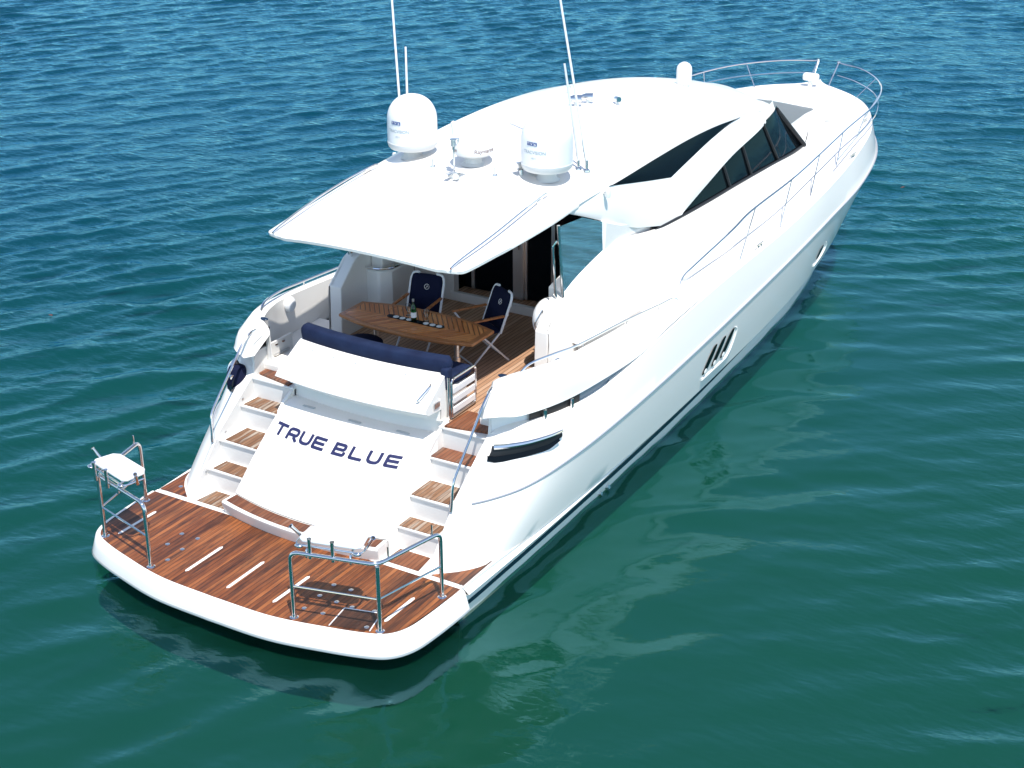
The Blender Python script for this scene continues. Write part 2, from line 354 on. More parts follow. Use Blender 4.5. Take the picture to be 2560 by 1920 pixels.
# lower hull: chine, boot stripe, below water
cW = [(2.27, 1.37, .20), (2.28, 1.7, .20), (2.28, 2.2, .20), (2.28, 2.9, .20), (2.27, 4.2, .20), (2.25, 6, .21), (2.20, 8, .24), (2.09, 10.5, .30), (1.95, 12.5, .36), (1.62, 14.5, .46), (1.1, 16.2, .58), (.52, 17.3, .66), (0, 17.9, .7)]
cF2 = [(2.285, 1.37, .425), (2.295, 1.62, .43)]+[(2.315, 2.0, .432)]+cF[3:]
LW, LF2 = spline(cW, NS), spline(cF2, NS)
LW2 = LW-A((0, 0, 1))*np.linspace(.075, .09, len(LW))[:, None]; LW2[:, 0] *= .993
LW3 = LW2.copy(); LW3[:, 2] = -.06; LW3[:, 0] *= .985
LW4 = LW3.copy(); LW4[:, 2] = -.6; LW4[:, 0] *= .8
lowh = [blend(LW, LF2, t, 0) for t in (0, .35, .7, 1)]
hb.loft(lowh); hb.loft([LW2, LW3])
MB().loft([LW3, LW4]).mirror().add([(-2.24, 1.392, .10), (2.24, 1.392, .10), (2.2, 1.392, -.6), (-2.2, 1.392, -.6)], [(0, 1, 2, 3)]).build('hull_bottom', 'antifoul', Y)
# ledge between lower hull edge and the quarter foot (under the teak fan)
hb.loft([LF2[:3*NS+1]-A((0, 0, .002)), LF[:3*NS+1]-A((0, 0, .002))])
hb.mirror()
# transom bulkhead under the platform
hb.add([(-2.27, 1.39, .40), (2.27, 1.39, .40), (2.24, 1.39, .10), (-2.24, 1.39, .10)], [(0, 1, 2, 3)])
hull = hb.build('hull', 'hull', Y, ang=20)
MB().loft([LW2*A((1.002, 1, 1)), LW*A((1.002, 1, 1))]).mirror().build('boot_stripe', 'stripe', Y)
for s in (1, -1):
    rr = blend(LR, LR, 0, .008)[NS//2:]+A((0, 0, .008)); rr[:, 0] *= s
    MB().tube(rr, .011, 8).build('rub_rail', 'railgrey', Y)
# spray rail wedge along the chine aft
for s in (1, -1):
    P = spline([(2.30, 1.42, .33), (2.33, 2.4, .33), (2.36, 3.6, .34), (2.375, 5.2, .37), (2.375, 6.6, .40)], 8)
    w = np.linspace(.10, .01, len(P))[:, None]
    b1 = MB().loft([P*A((s, 1, 1))+A((-.06*s, 0, .10)), P*A((s, 1, 1))+A((s, 0, 0))*w*.5+A((0, 0, .01)), P*A((s, 1, 1))+A((-.05*s, 0, -.03))])
    b1.build('spray_rail', 'hull', Y)

# deck forward of the cockpit, foredeck, toe line
ci = spline([(2.3, 5.0, 1.74)] + [(x-.10 if x > .2 else x, y-.03 if x > .2 else y-.1, z+.015) for x, y, z in cC[5:]], NS)
db = MB()
co_ = spline([cC[4]]+cC[5:], NS)
rows = [co_, blend(co_, ci, .5)+A((0, 0, .018)), ci]
for t in (.75, .45, .2, 0):
    r = ci.copy(); r[:, 0] *= t; r[:, 2] += .09*(1-t*t); r[:, 1] -= (1-t)*.0; k_ = np.clip((7.4-r[:, 1])/.5, 0, 1); r[:, 0] = np.maximum(r[:, 0], 1.86*k_); r[:, 2] -= .05*k_; rows.append(r)
db.loft(rows).mirror().build('deck', 'nonskid', Y, ang=40)

# ---------------- stern platform
pl = [(0, -.175), (.8, -.15), (1.5, -.005), (1.9, .11), (2.1, .215), (2.215, .42), (2.26, .75), (2.285, 1.2), (2.285, 1.345)]
top = spline([(x, y, .435) for x, y in pl], 8)
def outl(r, k, dz):
    d = np.gradient(r, axis=0); n = np.stack([d[:, 1], -d[:, 0], d[:, 0]*0], 1); n /= np.linalg.norm(n, axis=1)[:, None]; q = r+n*k; q[:, 2] = r[:, 2]+dz
    q[0, 0] = 0; q[-1, 1] = r[-1, 1]; return q
o1, o2, o3, o4, o5 = outl(top, .035, .0), outl(top, .06, -.02), outl(top, .115, -.20), outl(top, .118, -.235), outl(top, .08, -.262)
mid = o5.copy(); mid[:, 0] *= .9; mid[:, 1] = mid[:, 1]*.8+.2
pb = MB().loft([top, o1, o2, blend(o2, o3, .5), o3, o4, o5, mid])
pb.loft([mid, mid*A((0, 1, 1))+A((0, 0, 0))]).mirror()
pb.build('platform', 'white', Y, ang=50)
MB().loft([outl(top, .122, -.212), outl(top, .126, -.228), outl(top, .122, -.244)]).mirror().build('rub_strip', 'grey', Y)
tk = top.copy(); tk[:, 2] = .436; cen = tk.copy(); cen[:, 0] = 0; cen[:, 1] = np.minimum(tk[:, 1], 1.345)
tb = MB(); rows = []
xs_ = np.linspace(-2.283, 2.283, 61)
ytop = np.interp(np.abs(xs_), tk[:, 0], tk[:, 1])
tb.loft([np.stack([xs_, ytop, np.full(61, .436)], 1), np.stack([xs_, np.full(61, 1.345), np.full(61, .436)], 1)])
plat_teak = tb.build('teak_deck', 'teakp', Y)
MB().box((-2.285, 1.345, .40), (2.285, 1.40, .439)).build('seam_strip', 'white', Y, bevel=.004)
MB().box((-2.2, 1.40, .40), (2.2, 2.75, .428)).build('platform_base', 'white', Y)
# white anti-slip slots, flush fittings and the hatch
slots = [((-.63, .10), (-.63, .69)), ((.015, .06), (.01, .67)), ((.65, .09), (.66, .68)), ((1.935, .40), (1.94, .91)), ((-1.905, .34), (-1.90, .93))]
for a_, b_ in slots:
    w = .022; MB().add([(a_[0]-w, a_[1], .4395), (a_[0]+w, a_[1], .4395), (b_[0]+w, b_[1], .4395), (b_[0]-w, b_[1], .4395), (a_[0], a_[1]-.03, .4395), (b_[0], b_[1]+.03, .4395)], [(0, 4, 1, 2, 5, 3)]).build('deck_slot', 'white', Y)
for x, y in [(-1.25, .70), (-1.01, .71), (-1.23, .43), (-1.0, .43), (-.98, .16), (1.01, .70), (1.24, .71), (1.01, .44), (1.25, .43), (1.02, .15), (1.26, .17), (1.83, .19), (1.46, .43), (1.72, .49), (-2.08, 1.6)]:
    MB().lathe([(.028, 0), (.028, .003), (.018, .007), (.001, .008)], (x, y, .437), 16).build('flush_fitting', 'alu', Y)
hx = [(1.46, .012), (1.90, .145), (1.81, .49), (1.40, .375)]
MB().add([(x, y, .4392) for x, y in hx], [(0, 1, 2, 3)]).build('hatch', 'teakd', Y)
hl = MB()
for a_, b_ in ((hx[0], hx[3]), (hx[3], hx[2]), (hx[2], hx[1])): hl.tube([(*a_, .4385), (*b_, .4385)], .007, 6)
hl.build('hatch_trim', 'shade', Y)

# ---------------- transom block with the name, stairs either side
def PY0(x): return 1.40+.15*(x/1.1)**2
def PY1(x): return 2.50+.11*(x/1.05)**2
def PT(x, v, off=0):
    y = PY0(x)+(PY1(x)-PY0(x))*v; z = .63+.84*v; n = A((0, -.84, 1.09)); n /= np.linalg.norm(n)
    return A((x, y, z))+n*(off+.03*math.sin(math.pi*min(max(v, 0), 1)))
us = np.linspace(-1, 1, 33); nb = MB()
pan = [[PT(u*1.13, v) for u in us] for v in np.linspace(0, 1, 13)]
nb.loft(pan)
topback = [[(u*1.08, 2.72+.10*u*u, 1.475) for u in us]]; nb.loft([pan[-1]]+topback)
for s in (1, -1):
    ridge = [PT(s*1.13, v) for v in np.linspace(0, 1, 13)]
    foot = [(s*1.15, p[1]+.02, .43) for p in ridge]; nb.loft([ridge, [(s*1.15, p[1]+.015, p[2]-.03) for p in ridge], foot])
nb.build('transom', 'white', Y, ang=40)
# bench seat below the name
bn = MB(); ZB = .615
fr = [(u*1.155, 1.20+.15*u*u, ZB) for u in us]; bk = [(u*1.14, PY0(u*1.12)+.03, ZB) for u in us]
fr2 = [(u*1.165, 1.185+.15*u*u, ZB-.02) for u in us]; fr3 = [(u*1.165, 1.19+.15*u*u, ZB-.05) for u in us]; bs_ = [(u*1.15, 1.235+.14*u*u, .43) for u in us]
bn.loft([bk, fr, fr2, fr3, bs_])
for k in (0, -1): bn.add([bk[k], fr[k], fr3[k], bs_[k], (bk[k][0], bk[k][1], .43)], [(0, 1, 2, 3, 4)])
bn.build('transom_bench', 'white', Y, ang=40)
MB().loft([[(u*1.115, 1.215+.15*u*u, ZB+.004) for u in us], [(u*1.10, PY0(u*1.12)-.012, ZB+.004) for u in us]]).build('bench_teak', 'teaks2', Y)
for q in (1, -1): MB().prism([(2.46, .43), (2.46, 1.37), (2.58, 1.475), (2.72, 1.545), (2.90, 1.62), (3.02, 1.64), (3.02, .43)], q*1.10, q*1.148, axis=0).build('settee_side', 'white', Y, bevel=.012)
# name lettering
def ribbon(mb, pts, t, put, closed=False):
    P = A(pts); n = len(P); L, Rr = [], []
    for i in range(n):
        a = P[i]-P[i-1] if (i > 0 or closed) else P[1]-P[0]
        b = P[(i+1) % n]-P[i] if (i < n-1 or closed) else P[-1]-P[-2]
        a = a/np.linalg.norm(a); b = b/np.linalg.norm(b); m = a+b; m /= np.linalg.norm(m); nn = A((-m[1], m[0])); k = t/2/max(.35, nn@A((-a[1], a[0])))
        L.append(P[i]+nn*k); Rr.append(P[i]-nn*k)
    if closed: L.append(L[0]); Rr.append(Rr[0])
    mb.loft([[put(*q) for q in L], [put(*q) for q in Rr]])
def fil(pts, r=.05, closed=False, n=4):
    P = [A(p) for p in pts]
    if not closed: return bend(P, r, n)
    out = []; k = len(P)
    for i in range(k):
        a = P[i-1]-P[i]; b = P[(i+1) % k]-P[i]; la, lb = np.linalg.norm(a), np.linalg.norm(b); q = min(r, la*.45, lb*.45); p0 = P[i]+a/la*q; p2 = P[i]+b/lb*q
        for t in np.linspace(0, 1, n): out.append((1-t)**2*p0+2*t*(1-t)*P[i]+t*t*p2)
    return np.array(out)
w_, h_, t_ = .192, .178, .042
a_ = t_/2
GL = {'T': [[(0, h_-a_), (w_, h_-a_)], [(w_*.46, h_-t_), (w_*.46, 0)]],
      'R': [fil([(a_, 0), (a_, h_-a_), (w_-a_, h_-a_), (w_-a_, h_*.42), (t_, h_*.42)], .055), [(w_*.62, h_*.42-a_), (w_-.005, 0)]],
      'U': [fil([(a_, h_), (a_, a_), (w_-a_, a_), (w_-a_, h_)], .06)],
      'E': [fil([(w_, h_-a_), (a_, h_-a_), (a_, a_), (w_, a_)], .012), [(t_, h_*.5), (w_*.93, h_*.5)]],
      'B': [[(a_, 0), (a_, h_)], fil([(t_, h_-a_), (w_-a_*1.5, h_-a_), (w_-a_*1.5, h_*.51), (t_, h_*.51)], .045), fil([(t_, a_), (w_-a_, a_), (w_-a_, h_*.51-a_)], .045)],
      'L': [fil([(a_, h_), (a_, a_), (w_, a_)], .012)]}
for word, x0, pitch in (('TRUE', -1.02, .2165), ('BLUE', -.048, .2430)):
    for i, ch in enumerate(word):
        ox = x0+i*pitch; nm = MB()
        for st in GL[ch]:
            st = [tuple(p) for p in st]; q = []
            for (ax, ay), (bx, by) in zip(st[:-1], st[1:]): q += [(ax, ay), ((ax+bx)/2, (ay+by)/2)]
            q.append(st[-1])
            ribbon(nm, q, t_, lambda u, v, ox=ox: PT(ox+u*1.0, .652+v/1.376, .006), closed=False)
        nm.build('name_letter', 'letter', Y)
# small hinge plates on the panel's top edge
for x in (-.72, .02, .70):
    MB().box((x-.09, PY1(x)+.012, 1.476), (x+.09, PY1(x)+.045, 1.484)).build('hinge_plate', 'grey', Y)
# recess wall above the panel
rw = MB(); rw.loft([[(u*1.13, 2.70+.10*u*u, 1.47) for u in us], [(u*1.13, 2.72+.10*u*u, 1.64) for u in us], [(u*1.13, 2.64+.10*u*u, 1.66) for u in us], [(u*1.13, 2.66+.10*u*u, 1.95) for u in us]])
rw.build('transom_recess', 'white', Y, ang=30)
# settee: slanted back panel, navy cushions
def YB(u): return 2.36+.095*u*u
sb = MB()
r1 = [(u*1.13, YB(u), 1.86) for u in us]; r0 = [(u*1.13, YB(u)+.05, 1.825) for u in us]; r2 = [(u*1.115, YB(u)+.015, 1.90) for u in us]; r3 = [(u*1.095, YB(u)+.46, 2.17) for u in us]; r4 = [(u*1.09, YB(u)+.50, 2.19) for u in us]; r5 = [(u*1.09, YB(u)+.56, 2.19) for u in us]; r6 = [(u*1.09, 3.02, 1.62) for u in us]; r7 = [(u*1.1, 2.80, 1.60) for u in us]; r8 = [(u*1.13, 2.78, 1.80) for u in us]
sec = [r0, r1, r2, r3, r4, r5, r6, r7, r8]
sb.loft(sec+[r0]); n_ = len(us)
for k in (0, -1): sb.add([r[k] for r in sec], [tuple(range(len(sec)))])
sb.build('settee_back', 'white', Y, ang=25)
for x in (-.8, -.45, -.1, .28, .62, .95):
    u = x/1.1; MB().ball((x, YB(u)+.40, 2.142), (.012, .012, .006), 10).build('snap_button', 'grey', Y)
MB().box((-1.09, 2.98, 1.605), (1.09, 3.42, 1.97)).build('settee_base', 'white', Y, bevel=.02)
def pill(rows_c, hw, hz, n=14):
    out = []
    for (x, y, z), (w, h) in zip(rows_c, zip(hw, hz)):
        a = np.arange(n)*2*math.pi/n; cx, sx = np.cos(a), np.sin(a)
        out.append(np.stack([np.full(n, x), y+w*np.sign(cx)*np.abs(cx)**.55, z+h*np.sign(sx)*np.abs(sx)**.55], 1))
    return out
cx_ = np.linspace(-1.11, 1.11, 41); cb = MB()
hw = [.09*min(1, (1-abs(x/1.115)**24)**.5+.15) for x in cx_]
cb.loft(pill([(x, YB(x/1.1)+.58, 2.275) for x in cx_], hw, [h*1.15 for h in hw]), True, True); cb.build('back_cushion', 'navy', Y, ang=60)
sc = MB(); sc.loft(pill([(x, 3.33, 2.02) for x in cx_], [.27*min(1, (1-abs(x/1.115)**30)**.5+.1) for x in cx_], [.06*min(1, (1-abs(x/1.115)**30)**.5+.1) for x in cx_]), True, True); sc.build('seat_cushion', 'navy', Y, ang=60)
MB().box((1.02, 2.92, 1.98), (1.125, 3.06, 2.26)).build('bolster', 'navy', Y, bevel=.03)
MB().ball((-.55, 3.55, 2.05), (.26, .22, .06), 20).build('round_cushion', 'navychair', Y)
# latch handle and box on the panel's right end
MB().tube(bend([(.955, YB(.86)+.09, 1.955), (.985, YB(.86)+.07, 1.99), (1.02, YB(.9)+.28, 2.10), (1.0, YB(.9)+.32, 2.10)], .05), .014, 8).build('latch_handle', 'steel', Y)
MB().box((1.128, 2.62, 1.86), (1.140, 2.74, 1.93)).build('side_latch', 'alu', Y, bevel=.004)
# stern gate of chrome tube with white slats
g = MB(); gx = 1.17
loop = bend([(gx, 2.95, 1.64), (gx, 2.95, 2.13), (gx, 3.48, 2.13), (gx, 3.48, 1.64), (gx, 2.95, 1.64)], .06)
g.tube(loop, .016, 8); gate = g.build('stern_gate', 'steel', Y)
for z in (1.72, 1.85, 1.98):
    MB().box((gx-.012, 2.97, z-.045), (gx+.012, 3.46, z+.035)).build('gate_slat', 'shade', gate, bevel=.006)
MB().tube([(gx-.03, 2.93, 1.5), (gx-.03, 2.93, 2.16)], .018, 8).build('hinge_post', 'steel', gate)

# stairs
STEP = [(.72, 1.76, 2.06), (1.005, 2.03, 2.5), (1.305, 2.48, 2.85), (1.59, 2.745, 3.4)]
for s in (1, -1):
    st = MB()
    for z, y0, y1 in STEP:
        a, b = sorted((s*1.10, s*1.80)); st.box((a, y0+.02, .40), (b, 3.3, z-.03))
        st.box((a, y0, z-.035), (b, y0+.5, z-.006))
    st.build('stairs', 'cream', Y, bevel=.008)
    for i, (z, y0, y1) in enumerate(STEP[:3]):
        a, b = (1.165, 1.63) if i < 2 else (1.14, 1.68)
        q = [(s*a, y0+.015), (s*(b+.05), y0+.03), (s*(b+.03), y1-.04), (s*(a+.0), y1-.05)]
        m_ = 'teaks2' if (i == 2 and s > 0) else 'teaks'
        MB().prism(q if s > 0 else q[::-1], z-.006, z+.006).build('tread', m_, Y, bevel=.003)
    q = [(s*1.18, 2.755), (s*1.74, 2.86), (s*1.76, 3.25), (s*1.2, 3.25)]
    MB().prism(q if s > 0 else q[::-1], 1.585, 1.612).build('tread', 'teaks2', Y, bevel=.003)
    q = [(s*1.18, 1.43), (s*1.66, 1.43), (s*1.62, 1.74), (s*1.2, 1.74)]
    MB().prism(q if s > 0 else q[::-1], .43, .437).build('tread', 'teaks2' if s > 0 else 'teaks', Y)
    # teak fan outside the quarter
    fan = [(2.26, 1.43, .4365)]+[tuple(p+A((.035, -.03, .012))) for p in LF[NS:3*NS-4][::-1]]+[tuple(p+A((-.0, -.05, .012))) for p in LF[2:NS][::-1]]+[(1.80, 1.43, .4365)]
    f2 = [(s*x, min(max(y, 1.43), 2.4), .4365) for x, y, z in fan]
    rows = [[(s*2.272, y, .4365) for y in np.linspace(1.43, 2.55, 12)], [(s*min(2.26, (float(np.interp(y, LF[:3*NS, 1], LF[:3*NS, 0]))+.02) if y > 1.46 else 1.82), y, .4365) for y in np.linspace(1.43, 2.55, 12)]]
    MB().loft(rows).build('teak_fan', 'teakp', Y)
    # stair handrail
    MB().tube(bend(X([(1.74, 3.12, 2.15), (1.79, 2.84, 2.20), (1.80, 2.64, 2.06), (1.805, 1.97, 1.37), (1.79, 1.94, 1.0)], s), .1), .016, 10).build('stair_rail', 'steel', Y)
    # inner cheek wall of the stairs
    ck = [(r[0][1], r[0][2]) for r in lowerS+[LR]+upS]+[(2.84, 1.90), (3.6, 1.90), (3.6, .42)]
    MB().prism(ck, s*1.797, s*1.765, axis=0).build('stair_cheek', 'cream', Y)
    for y, z in ((1.62, .60), (2.05, .98), (2.42, 1.30), (2.75, 1.52)):
        MB().ball((s*1.762, y+.12, z+.06), (.006, .022, .022), 10).build('courtesy_light', 'alu', Y)

# ---------------- aft coaming (upper shoulder), recess with fairlead and vents
kB = [(1.80, 2.64, 1.90), (1.99, 2.72, 1.93), (2.15, 2.93, 1.90), (2.30, 3.55, 1.845), (2.40, 4.25, 1.83), (2.46, 5.4, 1.82), (2.475, 6.3, 1.935), (2.47, 7.3, 1.99)]
kT = [(1.70, 3.00, 2.16), (1.80, 2.90, 2.235), (1.93, 2.97, 2.28), (2.08, 3.3, 2.29), (2.20, 3.9, 2.25), (2.25, 5.4, 2.15), (2.27, 6.6, 2.03), (2.32, 7.3, 2.0)]
kI = [(1.67, 3.05, 2.14), (1.70, 3.05, 2.20), (1.80, 3.10, 2.26), (1.96, 3.45, 2.27), (2.09, 4.0, 2.23), (2.15, 5.4, 2.13), (2.18, 6.6, 2.01), (2.24, 7.3, 1.985)]
lB, lT, lI = spline(kB, 8), spline(kT, 8), spline(kI, 8)
for s in (1, -1):
    cm = MB(); f_ = A((s, 1, 1))
    bi = lB*A((.93, 1, 1))+A((0, .08, .01)); inn = lI.copy(); inn[:, 2] = 1.62; inn[:, 0] -= .02
    rows = [inn, lI-A((0, 0, .05)), lI, blend(lI, lT, .5)+A((0, 0, .025)), lT, blend(lT, lB, .18, .035), blend(lT, lB, .4, .06), blend(lT, lB, .65, .045), blend(lT, lB, .9, .008), lB, lB-A((.02, 0, .012)), bi]
    cm.loft([r*f_ for r in rows])
    cm.add([tuple(r[0]*f_) for r in rows[1:]], [tuple(range(len(rows)-1))])
    cm.build('coaming', 'white', Y, ang=45)
    # recess wall between shoulder and coaming
    kS = [(1.78, 2.82, 1.58), (1.96, 2.99, 1.65), (2.12, 3.2, 1.69), (2.25, 3.65, 1.67), (2.35, 4.5, 1.64), (2.43, 5.5, 1.72), (2.455, 6.1, 1.86)]
    kU = [(1.77, 2.82, 1.92), (1.95, 2.95, 1.935), (2.10, 3.15, 1.91), (2.24, 3.6, 1.865), (2.34, 4.4, 1.855), (2.42, 5.5, 1.85), (2.455, 6.1, 1.93)]
    MB().loft([spline(kS, 6)[:20]*f_, spline(kU, 6)[:20]*f_]).build('recess_wall', 'shade', Y)
    MB().loft([spline(kS, 6)[19:]*f_, spline(kU, 6)[19:]*f_]).build('recess_wall', 'recess', Y)  # forward stretch: shadow and water reflection put in as a darker grey-blue
    nS = 6*NS+1
    sh = LC[:5*NS+4]; inn2 = sh.copy(); inn2[:, 0] = np.maximum(1.78, sh[:, 0]-.30); inn2[:, 1] += .04
    MB().loft([sh*f_, (blend(sh, inn2, .3)+A((0, 0, .02)))*f_, inn2*f_]).build('shoulder', 'white', Y)
    # fairlead opening: dark slot with two steel rollers
    q0, q1 = spline([(2.12, 3.15, 1.72), (2.25, 3.6, 1.70), (2.31, 4.05, 1.68)], 6), spline([(2.13, 3.13, 1.90), (2.26, 3.58, 1.86), (2.32, 4.03, 1.85)], 6)
    fl = MB().loft([(q0+A((.012, -.012, 0)))*f_, (q1+A((.012, -.012, 0)))*f_]).build('fairlead', 'black', Y)
    for y, x, z in ((3.35, 2.24, 1.78), (3.85, 2.33, 1.75)):
        MB().tube([(s*x, y-.03, z-.07), (s*x, y-.03, z+.06)], .026, 10).build('roller', 'steel', fl)
    # engine air vent: chrome lip over black louvre
    v1 = spline([(1.93, 2.62, 1.555), (2.07, 2.71, 1.565), (2.23, 2.92, 1.56), (2.35, 3.22, 1.545), (2.39, 3.44, 1.53)], 6)
    fr_ = lambda p, o, dz: (blend(p, p, 0, o)+A((0, 0, dz)))*f_
    tp = np.interp(np.linspace(0, 1, len(v1)), [0, .12, .75, 1], [.75, 1, .8, .35])[:, None]
    fr_ = lambda p, o, dz: (blend(p, p, 0, o)+A((0, 0, dz))*tp[:len(p)])*f_
    sv = lambda k: v1-A((.03, .06, 0))*k*np.linspace(1, 0, len(v1))[:, None]
    v = MB().loft([fr_(sv(0), .012, .045), fr_(sv(.2), .03, -.03), fr_(sv(.55), .03, -.085), fr_(sv(.8), .03, -.13)]).build('air_vent', 'black', Y)
    v0 = blend(v1, v1, 0, .03)
    MB().tube((v0+A((0, 0, .03)))[1:]*f_, np.linspace(.034, .016, len(v0)-1), 8).build('chrome_lip', 'steel', v)
    vl = v1[:-2]-A((.03, .06, 0))*np.linspace(1, 0, len(v1)-2)[:, None]
    MB().loft([fr_(vl, .03, -.085), fr_(vl, .05, -.15), fr_(vl, .015, -.20)]).build('louvre', 'blade', v)
    MB().tube(fr_(vl, .025, -.19)[4:], np.linspace(.02, .006, len(vl)-4), 8).build('chrome_lip', 'steel', v)
    # low handrail on the coaming
    hr = spline(X([(1.94, 3.20, 2.25), (2.0, 3.36, 2.36), (2.10, 3.8, 2.355), (2.16, 4.3, 2.305), (2.20, 5.45, 2.22), (2.23, 6.45, 2.12), (2.24, 6.85, 2.08), (2.26, 7.0, 2.0)], s), 6)
    rl = MB().tube(hr, .015, 8).build('coaming_rail', 'steel', Y)
    for x, y, z in ((2.165, 4.4, 2.23), (2.20, 5.5, 2.15), (2.23, 6.4, 2.06)):
        MB().tube([(s*x, y, z-.03), (s*x, y, z+.08)], .011, 8).build('rail_post', 'steel', rl)
    MB().ball((s*1.80, 3.10, 2.265), (.07, .045, .018), 14).build('mooring_cap', 'stripe', Y)
    MB().tube(X([(1.78, 2.80, 2.10), (1.85, 2.76, 2.03)], s), .008, 6).build('seam_line', 'grey', Y)
# white ball light and mooring bollards on the port side
for s in (1, -1):
    MB().ball((s*2.045, 3.93, 2.14), (.075, .10, .11), 18).build('dock_light', 'shade', Y)
    MB().box(tuple(np.minimum((s*1.52, 3.0, 1.6), (s*2.10, 4.62, 1.70))), tuple(np.maximum((s*1.52, 3.0, 1.6), (s*2.10, 4.62, 1.70)))).build('side_ledge', 'white', Y, bevel=.02)
    bo = MB().box((s*1.80-.07, 3.20, 1.72), (s*1.80+.07, 3.50, 1.735)).build('mooring_bollard', 'steel', Y)
    for y in (3.28, 3.42): MB().lathe([(.03, 0), (.028, .09), (.05, .11), (.05, .13), (.001, .135)], (s*1.8, y, 1.735), 14).build('bollard_post', 'steel', bo)

# ---------------- cockpit
MB().add([(-1.75, 2.9, 1.600), (1.75, 2.9, 1.600), (1.75, 6.45, 1.600), (-1.75, 6.45, 1.600)], [(0, 1, 2, 3)]).build('cockpit_sole', 'teakc', Y)
MB().box((-2.1, 2.86, 1.40), (2.1, 6.6, 1.592)).build('sole_base', 'cream', Y)
MB().box((-1.05, 6.33, 1.60), (1.6, 6.40, 1.735)).build('door_step', 'cream', Y, bevel=.01)
MB().add([(-1.0, 6.40, 1.72), (1.6, 6.40, 1.72), (1.6, 6.72, 1.72), (-1.0, 6.72, 1.72)], [(0, 1, 2, 3)]).build('door_sill_teak', 'teakc', Y)
MB().box((-1.52, 6.34, 1.6), (-.98, 6.46, 3.72)).build('bulkhead', 'cream', Y)
MB().box((-1.5, 6.74, 1.6), (1.5, 6.80, 3.6)).build('saloon_front', 'black', Y)
dg = MB().box((-.97, 6.60, 1.74), (1.49, 6.62, 3.70)).build('saloon_door', 'glass', Y)
for x in (-.80, .08, .52): MB().box((x-.028, 6.565, 1.74), (x+.028, 6.598, 3.75)).build('door_frame', 'alu', dg, bevel=.004)
MB().box((-.1, 6.52, 1.74), (.06, 6.56, 3.75)).build('door_post', 'alu', dg)
MB().tube([(.0, 6.50, 2.5), (.0, 6.50, 2.75)], .016, 8).build('door_handle', 'steel', dg)
# interior: wet bar on the port side
wb = MB(); poly = [(-1.72, 4.95), (-1.30, 4.95), (-1.18, 5.10), (-1.18, 6.34), (-1.72, 6.34)]
wbo = MB().prism(poly, 1.6, 2.42).build('wet_bar', 'cream', Y, bevel=.03)
MB().tube(bend([(-1.6, 4.93, 2.46), (-1.28, 4.93, 2.46), (-1.15, 5.08, 2.46), (-1.15, 6.2, 2.46)], .12), .018, 8).build('grab_rail', 'steel', wbo)
MB().box((-1.175, 5.62, 1.63), (-1.172, 5.63, 2.40)).build('door_gap', 'black', wbo)
MB().box((-1.72, 4.4, 1.6), (-1.55, 4.96, 2.0)).build('side_locker', 'cream', Y, bevel=.02)

